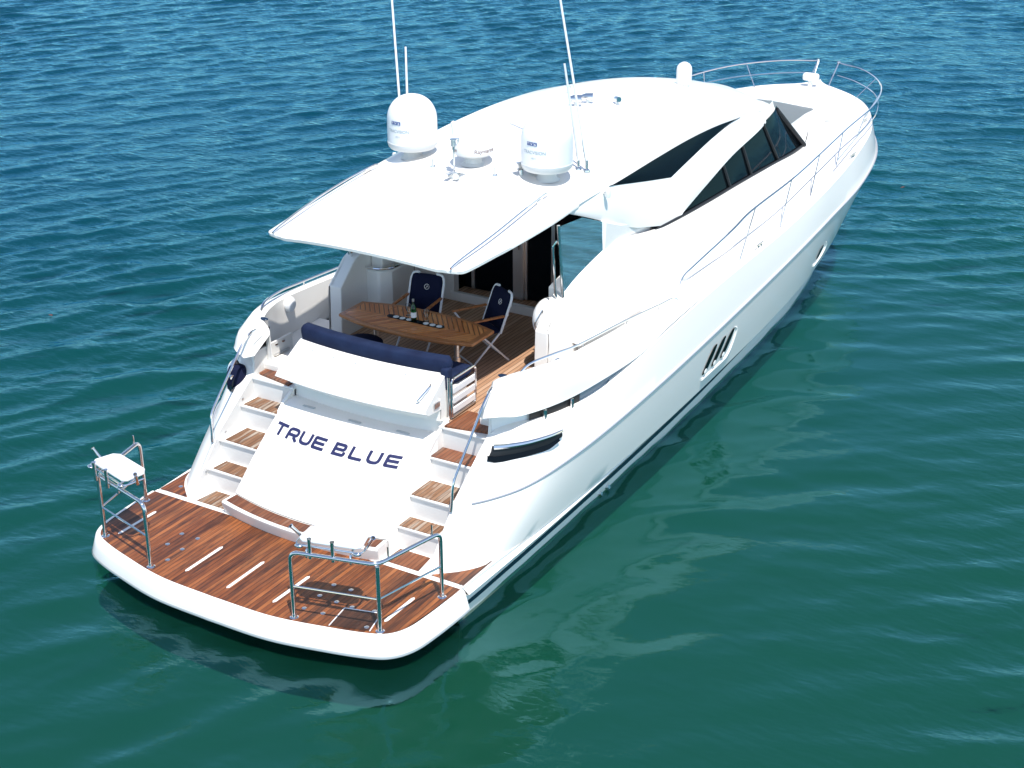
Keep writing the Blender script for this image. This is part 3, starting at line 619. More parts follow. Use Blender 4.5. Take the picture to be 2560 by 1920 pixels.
# ---------------- house side, pillars, side glass
for s in (1, -1):
    f_ = A((s, 1, 1))
    g0 = [(1.72, 4.33, 1.60), (1.82, 4.7, 1.70), (1.90, 5.3, 1.78), (1.97, 6.2, 1.86), (2.03, 7.3, 1.93), (2.06, 8.5, 1.98), (2.05, 10.3, 2.03), (1.98, 12.0, 2.15), (1.82, 13.7, 2.28), (1.30, 15.4, 2.42), (.7, 16.2, 2.47), (0, 16.45, 2.5)]
    g1 = [(1.705, 4.335, 2.0), (1.77, 4.72, 2.2), (1.80, 5.3, 2.33), (1.85, 6.2, 2.40), (1.91, 7.3, 2.42), (1.95, 8.5, 2.43), (1.93, 10.3, 2.44), (1.86, 12.0, 2.44), (1.70, 13.65, 2.44), (1.16, 15.3, 2.53), (.6, 16.0, 2.57), (0, 16.2, 2.6)]
    g2 = [(1.70, 4.36, 2.33), (1.70, 4.70, 2.63), (1.705, 5.3, 2.84), (1.715, 6.2, 3.02), (1.80, 7.25, 2.88), (1.825, 8.0, 2.84), (1.80, 10.0, 2.77), (1.72, 11.7, 2.68), (1.585, 13.55, 2.54), (1.04, 15.1, 2.60), (.5, 15.75, 2.63), (0, 15.9, 2.65)]
    l0, l1, l2 = spline(g0, 6), spline(g1, 6), spline(g2, 6, (1, 3))
    hs = MB()
    rows = [l0, blend(l0, l1, .5), l1, blend(l1, l2, .5, .012), blend(l1, l2, .94, .006), l2, l2*A((.975, 1, 1))+A((0, 0, .0))]
    hs.loft([r*f_ for r in rows])
    hs.build('house_side', 'white', Y, ang=40)
    # pillar: aft face and inner face of the side wall
    pz = [(4.33, 1.6), (4.36, 2.33), (4.70, 2.63), (5.3, 2.84), (5.84, 2.96), (5.87, 3.36), (6.3, 3.2), (6.9, 3.06), (7.6, 2.90), (7.6, 1.6)]
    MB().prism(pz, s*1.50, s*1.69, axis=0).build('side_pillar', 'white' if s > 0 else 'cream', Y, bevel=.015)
    # side locker opening in the outer wall (starboard side deck)
    lk = MB().loft([[(s*1.845, 4.85, 2.03), (s*1.94, 6.38, 2.01)], [(s*1.885, 4.85, 1.80), (s*1.995, 6.38, 1.83)]]).build('side_hatch', 'base', Y)
    MB().loft([[(s*1.79, 4.80, 2.075), (s*1.88, 6.43, 2.06)], [(s*1.90, 4.80, 2.065), (s*1.99, 6.43, 2.05)], [(s*1.905, 4.80, 2.045), (s*1.995, 6.43, 2.03)], [(s*1.79, 4.80, 2.03), (s*1.88, 6.43, 2.01)]]).build('hatch_lip', 'white', lk)
    # clear wind deflector
    MB().prism([(5.05, 2.3), (5.05, 2.66), (5.5, 2.76), (6.3, 2.84), (6.3, 2.3)], s*1.30, s*1.495, axis=0).build('side_moulding', 'cream', Y, bevel=.02)
    gl = MB().add([(s*1.66, 4.80, 2.66), (s*1.62, 4.74, 3.60), (s*1.62, 5.35, 3.55), (s*1.66, 5.9, 3.34), (s*1.69, 6.4, 3.13), (s*1.68, 6.2, 3.03), (s*1.67, 5.3, 2.85)], [(0, 1, 2, 3, 4, 5, 6)])
    go = gl.build('wind_deflector', 'tint', Y)
    MB().tube([(s*1.66, 4.79, 2.40), (s*1.66, 4.79, 2.66), (s*1.62, 4.73, 3.62)], .022, 8).build('deflector_post', 'steel', go)
    MB().tube(bend([(s*1.62, 4.79, 2.55), (s*1.58, 4.74, 2.7), (s*1.56, 4.70, 3.35), (s*1.60, 4.73, 3.42)], .05), .016, 8).build('grab_handle', 'steel', go)
MB().ball((1.40, 4.86, 2.32), (.17, .26, .26), 20).build('equipment_pod', 'shade', Y)
MB().tube(bend([(1.45, 4.70, 2.15), (1.36, 4.58, 2.3), (1.45, 4.65, 2.5)], .06), .014, 8).build('pod_bracket', 'steel', Y)

# side glazing
cL = [(1.735, 7.2, 2.86), (1.765, 8.05, 2.905), (1.70, 8.9, 3.03), (1.63, 10.1, 3.20), (1.55, 11.2, 3.27), (1.46, 12.2, 3.31), (1.28, 12.85, 3.30)]
cSill = [(1.77, 7.2, 2.86), (1.795, 8.03, 2.845), (1.79, 9.1, 2.81), (1.76, 10.1, 2.77), (1.715, 11.4, 2.70), (1.65, 12.6, 2.615), (1.555, 13.5, 2.55)]
for s in (1, -1):
    f_ = A((s, 1, 1)); u_, d_ = spline(cL, 8), spline(cSill, 8)
    gw = MB().loft([(d_-A((.02, 0, .01)))*f_, (blend(d_, u_, .5)-A((.015, 0, 0)))*f_, (u_-A((.02, 0, -.05)))*f_]).build('side_window', 'glass', Y)
    MB().tube((d_+A((.0, 0, .012)))*f_, .022, 6).build('window_seal', 'black', gw)
    for t in (.47, .60, .76):
        k = int(t*(len(u_)-1)); a_p, b_p = d_[k], u_[k]+A((0, 0, .03)); b_p = b_p+A((0, -.05, 0))
        MB().tube([(a_p+A((-.004, 0, 0)))*f_, (b_p+A((-.004, 0, 0)))*f_], .026, 6).build('mullion', 'black', gw)
    MB().tube([A((1.565, 13.5, 2.56))*f_, A((1.29, 12.78, 3.30))*f_], .05, 8).build('windscreen_pillar', 'black', Y)
# windscreen
wt = spline([(1.25, 12.80, 3.27), (1.05, 12.88, 3.31), (.8, 12.95, 3.35), (.45, 13.0, 3.38), (0, 13.02, 3.40)], 6)
wbm = spline([(1.555, 13.55, 2.55), (1.12, 15.0, 2.58), (.90, 15.80, 2.60), (.45, 15.95, 2.57), (0, 16.0, 2.50)], 6)
wm = spline([(1.42, 13.16, 2.98), (1.17, 14.5, 2.83), (.90, 15.72, 2.64), (.45, 15.85, 2.60), (0, 15.9, 2.52)], 6)
MB().loft([wt, blend(wt, wm, .5)+A((0, 0, .03)), wm]).mirror().build('windscreen', 'screen', Y)
MB().loft([wm, blend(wm, wbm, .5)+A((0, 0, .01)), wbm]).mirror().build('windscreen_cowl', 'white', Y)
MB().tube([(1.12, 14.4, 2.86), (.95, 14.95, 2.80), (.66, 15.5, 2.71)], .014, 6).build('wiper', 'alu', Y)

# ---------------- hardtop
ry = [2.68, 2.86, 3.02, 3.4, 3.9, 4.7, 5.5, 6.5, 7.6, 8.7, 9.7, 10.8, 11.8, 12.4, 12.8, 13.0]
rc = [3.655, 3.685, 3.71, 3.77, 3.84, 3.945, 4.04, 4.16, 4.235, 4.235, 4.19, 4.06, 3.86, 3.71, 3.60, 3.54]
rq = [3.57, 3.592, 3.615, 3.66, 3.73, 3.83, 3.91, 4.02, 4.08, 4.07, 4.00, 3.85, 3.62, 3.48, 3.40, 3.40]   # at x = 1.25
rw_ = [1.26, 1.405, 1.45, 1.49, 1.52, 1.56, 1.57, 1.585, 1.55, 1.52, 1.50, 1.44, 1.36, 1.30, 1.18, .9]
re = [3.565, 3.57, 3.578, 3.60, 3.615, 3.66, 3.72, 3.745, 3.755, 3.755, 3.72, 3.61, 3.48, 3.39, 3.35, 3.37]
def roof_profile(i):
    w, zc, zq, ze = rw_[i], rc[i], rq[i], re[i]; q = min(1.25, w*.86)
    xs = [0, .25*q, .5*q, .75*q, q, q+.45*(w-q), q+.8*(w-q), w]
    zs = [zc-(zc-zq)*(x/q)**2 if x <= q else None for x in xs]
    for k, t in ((5, .45), (6, .8), (7, 1)): zs[k] = zq-(zq-ze)*(1-math.sqrt(max(0, 1-t*t*.98)))/(1-math.sqrt(.02)) if t < 1 else ze
    yo = [0]*8
    if i == 0: yo = [-.02+.15*(x/w)**2 for x in xs]
    if i == len(ry)-1: yo = [.08-.18*(x/w)**2 for x in xs]
    return [(x, ry[i]+o, z) for x, o, z in zip(xs, yo, zs)]
prof = np.array([roof_profile(i) for i in range(len(ry))])
lon = [spline(prof[:, j], 6) for j in range(8)]
tr = np.array([spline([l[i] for l in lon], 4) for i in range(len(lon[0]))])
rb = MB(); rb.loft(list(tr))
# rolled lip and underside aft
lip = np.concatenate([tr[0], tr[1:36, -1]]); l2_ = lip*A((.998, 1, 1))+A((0, .006, -.036)); l3_ = lip*A((.985, 1, 1))+A((0, .035, -.042))
rb.loft([lip, l2_, l3_])
und = [[(x*.985, y+(.035 if i == 0 else .02), min(z-.043, 3.86)) for x, y, z in p] for i, p in enumerate(tr)]
rb.loft(und[:64])
rb.mirror().build('hardtop', 'white', Y, ang=45)
# wing: the roof's swept side down to its tail
a0 = [(1.37, 4.68, 3.815), (1.47, 5.2, 3.80), (1.545, 5.75, 3.775), (1.585, 6.13, 3.752), (1.60, 7.2, 3.545), (1.60, 8.02, 3.39), (1.57, 8.7, 3.48), (1.51, 9.7, 3.58), (1.43, 10.85, 3.605), (1.355, 11.9, 3.46), (1.24, 12.75, 3.335)]
b0 = [(1.38, 4.70, 3.79), (1.545, 5.3, 3.585), (1.63, 6.0, 3.31), (1.68, 6.45, 3.13), (1.72, 6.75, 3.03), (1.80, 7.85, 2.78), (1.80, 8.05, 2.90), (1.725, 9.0, 3.04), (1.66, 10.1, 3.215), (1.55, 11.5, 3.305), (1.27, 12.82, 3.30)]
up = spline(a0, 8, (3, 5)); lo = spline(b0, 8, (4, 5, 6))
for s in (1, -1):
    f_ = A((s, 1, 1))
    wg = MB().loft([up*f_, blend(up, lo, .33, .02)*f_, blend(up, lo, .7, .025)*f_, blend(up, lo, .93, .008)*f_, lo*f_, (lo*A((.965, 1, 1))+A((0, .02, .03)))*f_, (lo*A((.93, 1, 1))+A((0, .06, .12)))*f_])
    wg.build('roof_wing', 'white', Y, ang=35)
    bl_lo = up[3*8:8*8+1]
    tt = np.linspace(0, 1, len(bl_lo)); Ue = spline(prof[:, 7], 6)
    bu = np.stack([np.interp(bl_lo[:, 1]*.0+6.13+(10.85-6.13)*tt, Ue[:, 1], Ue[:, 0]), 6.13+(10.85-6.13)*tt, np.interp(6.13+(10.85-6.13)*tt, Ue[:, 1], Ue[:, 2])], 1)
    bu[0] = bl_lo[0]; bu[-1] = bl_lo[-1]
    # the dark blade window sits in the gap between roof edge and wing
    MB().loft([(bl_lo+A((.004, 0, 0)))*f_, (blend(bl_lo, bu, .5)+A((.012, 0, 0)))*f_, (bu+A((.004, 0, .003)))*f_]).build('quarter_window', 'blade', Y)
    # roof rails and gutters
    hr = MB().tube(spline(X([(1.29, 2.80, 3.60), (1.30, 3.0, 3.65), (1.335, 3.7, 3.765), (1.325, 4.4, 3.862), (1.30, 4.95, 3.912), (1.29, 5.03, 3.875)], s), 6), .013, 8).build('roof_rail', 'steel', Y)
def roof_z(x, y):
    i = min(range(len(ry)-1), key=lambda k: abs((ry[k]+ry[k+1])/2-y)); a = (y-ry[i])/(ry[i+1]-ry[i]); a = max(0, min(1, a))
    zc = rc[i]*(1-a)+rc[i+1]*a; zq = rq[i]*(1-a)+rq[i+1]*a; return zc-(zc-zq)*(min(abs(x), 1.25)/1.25)**2
# sunroof seams on the hardtop
for s in (1, -1):
    P = [(s*1.02, y, roof_z(1.02, y)+.004) for y in np.linspace(5.9, 8.6, 14)]; MB().tube(P, .007, 6).build('roof_seam', 'grey', Y)
P = [(x, 7.9-.25*abs(x), roof_z(x, 7.9)+.004) for x in np.linspace(-.10, .14, 5)]

# radomes
def radome(x, y):
    z = roof_z(x, y)-.01
    b = MB().lathe([(.30, .135), (.322, .16), (.335, .20), (.338, .225), (.333, .232)], (x, y, z), 48).build('radome', 'base', Y)
    prof_ = [(.332, .23), (.334, .40), (.332, .52)]+[(.332*math.cos(t)**.9, .52+.325*math.sin(t)) for t in np.linspace(.12, math.pi/2-.02, 14)]+[(.002, .845)]
    MB().lathe(prof_, (x, y, z), 48).build('dome', 'shade', b)
    MB().lathe([(.17, -.01), (.13, .03), (.11, .11), (.16, .13), (.30, .137)], (x, y, z), 32).build('pedestal', 'base', b)
    lg = MB()
    for k, ch in enumerate('TV6'):
        a = -math.pi/2-.10+(k-1)*.155; n = 5
        A_ = [a+(-.068+.136*i/(n-1)) for i in range(n)]
        lg.loft([[(x+.337*math.cos(q), y+.337*math.sin(q), z+.50) for q in A_], [(x+.3375*math.cos(q), y+.3375*math.sin(q), z+.545) for q in A_]])
    lg.build('logo_block', 'logo', b)
    t = MB()
    for k, ch in enumerate('TV6'): wrap_text(t, ch, .046, (x, y, z), .3405, .506, -math.pi/2-.10+(k-1)*.155, .001)
    t.build('logo_letter', 'shade', b)
    t = MB(); wrap_text(t, 'TRACVISION', .058, (x, y, z), .3365, .395, -math.pi/2-.02)
    t.build('print', 'pale', b); t = MB(); wrap_text(t, 'HD11', .03, (x, y, z), .3365, .33, -math.pi/2-.02); t.build('print', 'pale', b)
radome(-1.03, 5.48); radome(1.03, 5.48)
# radar
rx_, ryy = .0, 5.36; rz_ = roof_z(0, ryy)-.01
rd = MB().lathe([(.262, .165), (.272, .20), (.272, .275), (.262, .30), (.20, .318), (.001, .325)], (rx_, ryy, rz_), 48).build('radar', 'shade', Y)
MB().lathe([(.17, 0), (.12, .03), (.10, .09), (.13, .11), (.235, .14), (.262, .165)], (rx_, ryy, rz_), 40).build('pedestal', 'base', rd)
t = MB(); wrap_text(t, 'Raymarine', .075, (rx_, ryy, rz_), .2735, .205, rad(-22), .001); t.build('print', 'red', rd); t = MB(); wrap_text(t, 'Raymarine', .075, (rx_, ryy, rz_), .2735, .205, rad(-142), .001); t.build('print', 'red', rd)
# antennas
def antenna(x, y, tipx, tipy, tipz, r, name='whip_antenna'):
    z = roof_z(x, y); b = MB().tube([(x, y, z+.12), (tipx, tipy, tipz)], [r, r*.7], 10).build(name, 'shade', Y)
    MB().lathe([(.05, -.01), (.045, .015), (.02, .03), (.018, .14), (.001, .145)], (x, y, z), 14).build('antenna_base', 'steel', b)
    MB().tube([(x, y, z+.10), (x+(tipx-x)*.1, y+(tipy-y)*.1, z+.10+(tipz-z)*.09)], .017, 8).build('ferrule', 'alu', b)
antenna(1.34, 5.97, .73, 5.9, 7.3, .017); antenna(1.22, 5.97, 1.11, 5.77, 5.36, .019)
antenna(-1.48, 5.88, -1.90, 6.25, 7.2, .017); antenna(-1.32, 5.80, -1.375, 5.88, 5.30, .019)
# navigation light mast, horns, small studs, hailer, sat dome
zz = roof_z(0, 4.9)
nl = MB().tube([(-.02, 4.93, zz), (-.02, 4.93, zz+.47)], .012, 8).build('light_mast', 'steel', Y)
MB().lathe([(.035, .38), (.035, .46), (.05, .465), (.05, .475), (.001, .48)], (-.02, 4.93, zz), 16).build('mast_lamp', 'alu', nl)
MB().lathe([(.018, .52), (.02, .60), (.035, .64), (.03, .69), (.001, .71)], (-.02, 4.93, zz), 14).build('mast_light', 'shade', nl)
MB().tube(bend([(-.02, 4.93, zz+.42), (.05, 4.93, zz+.5), (.05, 4.93, zz+.42), (-.0, 4.93, zz+.38)], .03), .012, 6).build('mast_bracket', 'alu', nl)
hn = MB().box((-.02, 4.80, zz-.02), (.14, 4.95, zz+.04)).build('horn', 'alu', Y, bevel=.01)
MB().tube([(.10, 4.86, zz+.05), (.12, 4.74, zz+.05)], [.018, .045], 12).build('horn_bell', 'steel', hn)
MB().tube([(.02, 4.86, zz+.06), (.0, 4.70, zz+.05)], [.014, .04], 12).build('horn_bell', 'steel', hn)
for x, y in ((-.46, 5.10), (.46, 5.14)):
    z = roof_z(x, y); MB().lathe([(.04, -.005), (.035, .015), (.012, .022), (.009, .10), (.001, .105)], (x, y, z), 12).build('roof_stud', 'alu', Y)
def spot(x, y, rz, sc_=1):
    z = roof_z(x, y); b = MB().lathe([(.03*sc_, -.01), (.025*sc_, .08*sc_), (.001, .085*sc_)], (x, y, z), 12).build('roof_spotlight', 'alu', Y)
    d = A((math.cos(rz), math.sin(rz), 0))*.09*sc_; c = A((x, y, z+.11*sc_))
    MB().tube([c-d, c-d*.3, c+d], [.03*sc_, .055*sc_, .06*sc_], 14).build('lamp_head', 'steel', b)
spot(.72, 5.36, rad(-110)); spot(.10, 7.95, rad(20)); spot(.16, 8.20, rad(20), .9); spot(.50, 8.45, rad(-30), .7); spot(-.42, 8.7, rad(-60), .6)
MB().tube([(-.06, 7.2, roof_z(0, 7.2)+.012), (.03, 7.95, roof_z(0, 7.9)+.012)], .014, 6).build('cable_track', 'grey', Y)
MB().tube([(.22, 6.05, roof_z(.2, 6)+.008), (.45, 6.6, roof_z(.4, 6.6)+.008)], .014, 6).build('cable_track', 'grey', Y)
MB().tube([(1.27, 6.05, roof_z(1.25, 6.05)+.006), (1.23, 6.9, roof_z(1.23, 6.9)+.006)], .007, 6).build('roof_seam', 'grey', Y)
for s in (1, -1):
    cz_ = MB().tube([(s*1.60, 5.98, 3.70), (s*1.66, 5.96, 3.72)], .018, 8).build('side_light', 'alu', Y)
    MB().lathe([(.03, 0), (.034, .03), (.034, .10), (.025, .13), (.001, .135)], (s*1.67, 5.95, 3.66), 14).build('lens', 'shade', cz_)
MB().lathe([(.10, -.06), (.09, .0), (.115, .03), (.12, .06), (.12, .24), (.11, .29), (.08, .33), (.035, .355), (.001, .36)], (.52, 10.72, roof_z(.5, 10.7)), 32).build('satphone_dome', 'shade', Y)

# ---------------- bow: rails, hardware
rt = [(2.02, 7.50, 1.93), (2.04, 7.6, 2.12), (2.11, 7.85, 2.24), (2.21, 8.9, 2.46), (2.235, 9.55, 2.58), (2.23, 11.2, 2.64), (2.17, 12.6, 2.70), (2.08, 14.15, 2.76), (1.96, 16.05, 2.80), (1.58, 17.5, 2.82), (.92, 18.5, 2.82), (.20, 19.02, 2.80)]
for s in (1, -1):
    P = spline(X(rt, s), 8); r = MB().tube(P, .014, 8).build('bow_rail', 'steel', Y)
    mid_ = spline(X([(2.27, 13.2, 2.45), (2.13, 14.6, 2.52), (1.95, 16.2, 2.58), (1.5, 17.5, 2.60), (.85, 18.35, 2.60), (.28, 18.80, 2.59)], s), 6)
    MB().tube(mid_, .011, 6).build('middle_rail', 'steel', r)
    for (bx, by, bz), ty in (((2.36, 8.85, 1.985), 9.75), ((2.31, 10.6, 2.04), 11.25), ((2.27, 12.0, 2.13), 12.55), ((2.16, 13.5, 2.22), 13.95), ((1.95, 15.1, 2.31), 15.4), ((1.62, 16.55, 2.36), 16.8), ((1.02, 17.65, 2.40), 17.9)):
        k = np.argmin(np.abs(P[:, 1]-ty)); MB().tube([(s*bx, by, bz), P[k]], .0095, 8).build('stanchion', 'steel', r)
        MB().lathe([(.035, 0), (.03, .012), (.001, .014)], (s*bx, by, bz), 12).build('stanchion_foot', 'alu', r)
    MB().tube([(s*.22, 18.45, 2.42), (s*.22, 18.98, 2.80)], .014, 8).build('stanchion', 'steel', r)
    MB().ball((s*.22, 19.0, 2.81), .035, 10).build('end_fitting', 'steel', r)
    for x, y, z in ((2.40, 9.55, 2.03), (2.25, 14.1, 2.29), (1.75, 16.2, 2.37)):
        c_ = MB().tube([(s*x, y-.14, z+.06), (s*x, y+.14, z+.06)], .014, 8).build('deck_cleat', 'steel', Y)
        for q in (-.05, .05): MB().tube([(s*x, y+q, z-.02), (s*x, y+q, z+.06)], .014, 8).build('cleat_leg', 'steel', c_)
MB().tube([(-.20, 18.98, 2.80), (-.20, 18.80, 2.59)], .012, 8).build('pulpit_end', 'steel', Y)
# search light at the stem, anchor windlass, deck hatches
sl_ = MB().lathe([(.07, 0), (.05, .05), (.045, .17), (.001, .175)], (.02, 17.95, 2.46), 16).build('searchlight', 'shade', Y)
MB().box((-.14, 17.88, 2.62), (.18, 18.04, 2.77)).build('lamp_housing', 'shade', sl_, bevel=.05)
MB().box((-.62, 17.1, 2.42), (-.36, 17.4, 2.47)).build('windlass', 'steel', Y, bevel=.03)
for x, y in ((-.55, 16.65), (1.05, 16.0)):
    MB().box((x-.3, y-.3, 2.40), (x+.3, y+.3, 2.495)).build('deck_hatch', 'base', Y, bevel=.01)

# hull windows (starboard shown; the port side mirrors it)
def hull_pt(y, z, off):
    # interpolate the topside between foot and rub rail at station y
    fx, fz = np.interp(y, LF[2*NS:, 1], LF[2*NS:, 0]), np.interp(y, LF[2*NS:, 1], LF[2*NS:, 2]); rx2, rz2 = np.interp(y, LR[2*NS:, 1], LR[2*NS:, 0]), np.interp(y, LR[2*NS:, 1], LR[2*NS:, 2])
    t = (z-fz)/(rz2-fz); return (fx+(rx2-fx)*t+.008*math.sin(math.pi*min(max(t, 0), 1))+off, y, z)
def hull_patch(outline, off, s, name, m, parent=None, rim=0):
    P = [hull_pt(y, z, off) for y, z in outline]; c = np.mean(P, axis=0)
    mb = MB(); n = len(P); vs = [A(p)*A((s, 1, 1)) for p in P]+[c*A((s, 1, 1))]
    mb.add(vs, [(i, (i+1) % n, n) for i in range(n)]); return mb.build(name, m, parent or Y)
def slot(yc, zc, ln, hgt, lean, k=24):
    out = []
    for a in np.arange(k)*2*math.pi/k:
        u = abs(math.cos(a))**.7*math.copysign(1, math.cos(a)); v = abs(math.sin(a))**.7*math.copysign(1, math.sin(a)); out.append((yc+u*ln/2+v*lean, zc+v*hgt/2))
    return out
for s in (1, -1):
    w = hull_patch(slot(7.98, .94, 1.02, .44, .17), .003, s, 'hull_window', 'hull')
    P = spline([hull_pt(y, z, .006) for y, z in ((8.46, 1.16), (8.545, 1.08), (8.46, .84), (8.36, .735), (8.2, .70), (7.44, .69))], 5)
    MB().tube(P*A((s, 1, 1)), np.concatenate([np.linspace(.004, .026, 6), np.full(len(P)-6, .020)]), 8).build('window_lip', 'white', w)
    for dy in (0, .325, .65):
        hull_patch(slot(7.60+dy, .955+dy*.03, .20, .38, .14), .010, s, 'pane', 'glass', w)
        MB().ball(A(hull_pt(7.515+dy, .80+dy*.03, .012))*A((s, 1, 1)), (.008, .05, .045), 10).build('vent_scoop', 'white', w)
    w = hull_patch(slot(12.55, 1.05, .50, .26, .09), .003, s, 'porthole', 'hull'); P = spline([hull_pt(y, z, .006) for y, z in ((12.80, 1.16), (12.86, 1.08), (12.80, .97), (12.6, .90), (12.30, .87))], 5)
    MB().tube(P*A((s, 1, 1)), np.concatenate([np.linspace(.004, .024, 6), np.full(len(P)-6, .019)]), 8).build('window_lip', 'white', w)
    hull_patch(slot(12.5, 1.06, .22, .20, .08), .010, s, 'pane', 'glass', w)
    MB().tube([(s*2.2, 5.0, .02), (s*2.275, 5.0, .04)], .03, 10).build('exhaust_outlet', 'alu', Y)
    MB().tube([(s*2.2, 4.8, .015), (s*2.27, 4.8, .03)], .025, 10).build('exhaust_outlet', 'alu', Y)
MB().box((-2.0, 1.42, -.25), (-1.7, 1.5, .1)).build('trim_tab', 'black', Y); MB().box((1.75, 1.05, -.15), (1.95, 1.38, .08)).build('trim_tab', 'black', Y)

# ---------------- stern safety rails
H = .823
for s in (1, -1):
    p = X([(1.04, -.05, .436), (2.0, .2, .436), (2.2, 1.1, .436)], s); q = [(x, y, z+H) for x, y, z in p]
    path = bend([p[0], q[0], q[1], q[2], p[2]], .11, 7)
    r = MB().tube(path, .024, 14).build('gate_rail', 'steel', Y)
    MB().tube([p[1], A(q[1])-A((0, 0, .02))], .024, 14).build('rail_post', 'steel', r)
    for a, b in ((p[0], p[1]), (p[1], p[2])): MB().tube([A(a)+A((0, 0, .40)), A(b)+A((0, 0, .40))], .013, 10).build('middle_rail', 'steel', r)
    for a in p: MB().lathe([(.05, 0), (.05, .008), (.03, .02), (.026, .05)], a, 18).build('base_flange', 'steel', r)
    for x, y in ((2.03, .36), (2.17, .98)): MB().tube([(s*x, y, .436+H), (s*x, y, .436+H+.14)], .010, 8).build('rail_pin', 'steel', r)

# ------------------------------------------------------------------ bait tables clamped on the stern rails
def bait_table(loc, rz, label):
    t = empty('bait_table', loc, rz)
    tag(t, label, 'bait table', 'bait tables on the stern rails')
    L_, W_ = .36, .17
    pl_ = [(-L_, -W_+.05), (-L_+.06, -W_), (L_-.06, -W_), (L_, -W_+.05), (L_-.02, W_-.06), (L_-.10, W_), (-L_+.10, W_), (-L_+.02, W_-.06)]
    MB().prism(pl_, .06, .10).build('board', 'shade', t, bevel=.015)
    fr_ = bend([(-L_-.02, W_-.1, .04), (-L_-.02, -W_-.02, .04), (L_+.02, -W_-.02, .04), (L_+.02, W_-.1, .04)], .06)
    MB().tube(fr_, .012, 8).build('frame', 'steel', t)
    for x in (-.25, .25): MB().tube(bend([(x, -W_-.03, -.10), (x, -W_-.03, .0), (x, -.02, .055)], .05), .014, 8).build('bracket', 'steel', t)
    for x in (-.2, .06): MB().tube([(x, -W_-.05, -.09), (x, -W_-.05, .0), (x, -W_-.05, .13), (x, -W_-.05, .15)], [.020, .020, .021, .028], 12).build('rod_holder', 'steel', t)
    for sx in (-1, 1):
        h = MB().tube([(sx*(L_-.02), W_-.16, -.02), (sx*(L_+.10), W_-.24, .17), (sx*(L_+.11), W_-.247, .185)], [.020, .021, .028], 12).build('rod_holder', 'steel', t)
        MB().lathe([(.018, 0), (.016, .001), (.001, .001)], (0, 0, 0), 10).xform(Matrix.Translation((sx*(L_+.1115), W_-.2485, .1875)) @ Matrix.Rotation(sx*.45, 4, 'Y') @ Matrix.Rotation(.35, 4, 'X')).build('socket', 'black', h)
    for sx in (-1, 1): MB().ball((sx*(L_-.03), -W_-.035, .035), (.05, .03, .025), 12).build('clamp', 'steel', t)
    return t
bait_table((1.40, .28, 1.30), math.atan2(.25, .96), 'white bait table with rod holders on the near starboard stern rail')
bait_table((-1.74, .32, 1.30), -math.atan2(.25, .96), 'white bait table with rod holders on the far port stern rail')

fd = empty('fender', (-2.0, 2.74, 1.24)); tag(fd, 'dark navy fender tucked against the hull beside the port stairs', 'fender')
MB().lathe([(.03, 0), (.09, .02), (.135, .09), (.145, .20), (.14, .34), (.105, .44), (.045, .48), (.001, .485)], (0, 0, 0), 24).build('body', 'navychair', fd)
MB().lathe([(.03, .475), (.035, .50), (.02, .53), (.001, .535)], (0, 0, 0), 14).build('end_cap', 'black', fd)
MB().tube(bend([(0, 0, .52), (.02, .05, .62), (.12, .25, .80)], .05), .007, 6).build('lanyard', 'whitealu', fd)

# ------------------------------------------------------------------ dining table, chairs, drinks
tb0 = empty('dining_table', (0, 3.92, 1.6))
tag(tb0, 'boat-shaped teak table with herringbone slats and a dark cup strip', 'table')
def tab_out(k=1, n=12):
    near = spline([(-1.02, -.26, 0), (-.55, -.39, 0), (0, -.425, 0), (.55, -.39, 0), (1.02, -.26, 0)], n); far = spline([(1.02, .26, 0), (.55, .39, 0), (0, .425, 0), (-.55, .39, 0), (-1.02, .26, 0)], n)
    return near, far
nr, fa = tab_out(); outl_ = [(x, y) for x, y, _ in np.concatenate([nr, fa])]
MB().prism(outl_, .66, .70).build('tabletop', 'teake', tb0, bevel=.01)
MB().loft([nr*A((.93, .84, 1))+A((0, 0, .703)), fa[::-1]*A((.93, .0, 1))+A((0, 0, .703))]).build('slat_panel', 'teakt', tb0)
MB().loft([fa[::-1]*A((.93, .0, 1))+A((0, .002, .703)), fa[::-1]*A((.93, .84, 1))+A((0, 0, .703))]).build('slat_panel', 'teakt2', tb0)
st_ = MB().prism([(-.40, -.045), (.40, -.045), (.43, -.015), (.43, .025), (.40, .055), (-.40, .055), (-.43, .025), (-.43, -.015)], .704, .709).build('cup_strip', 'blade', tb0)
for x in (-.30, -.20, -.10, .16, .26, .36): MB().lathe([(.038, 0), (.038, .004), (.001, .0045)], (x, .005, .709), 18).build('coaster', 'cork', st_)
for x in (-.62, .62): MB().lathe([(.09, 0), (.09, .012), (.045, .02), (.045, .35), (.034, .352), (.034, .655), (.09, .66)], (x, 0, 0), 20).build('pedestal', 'alu', tb0)

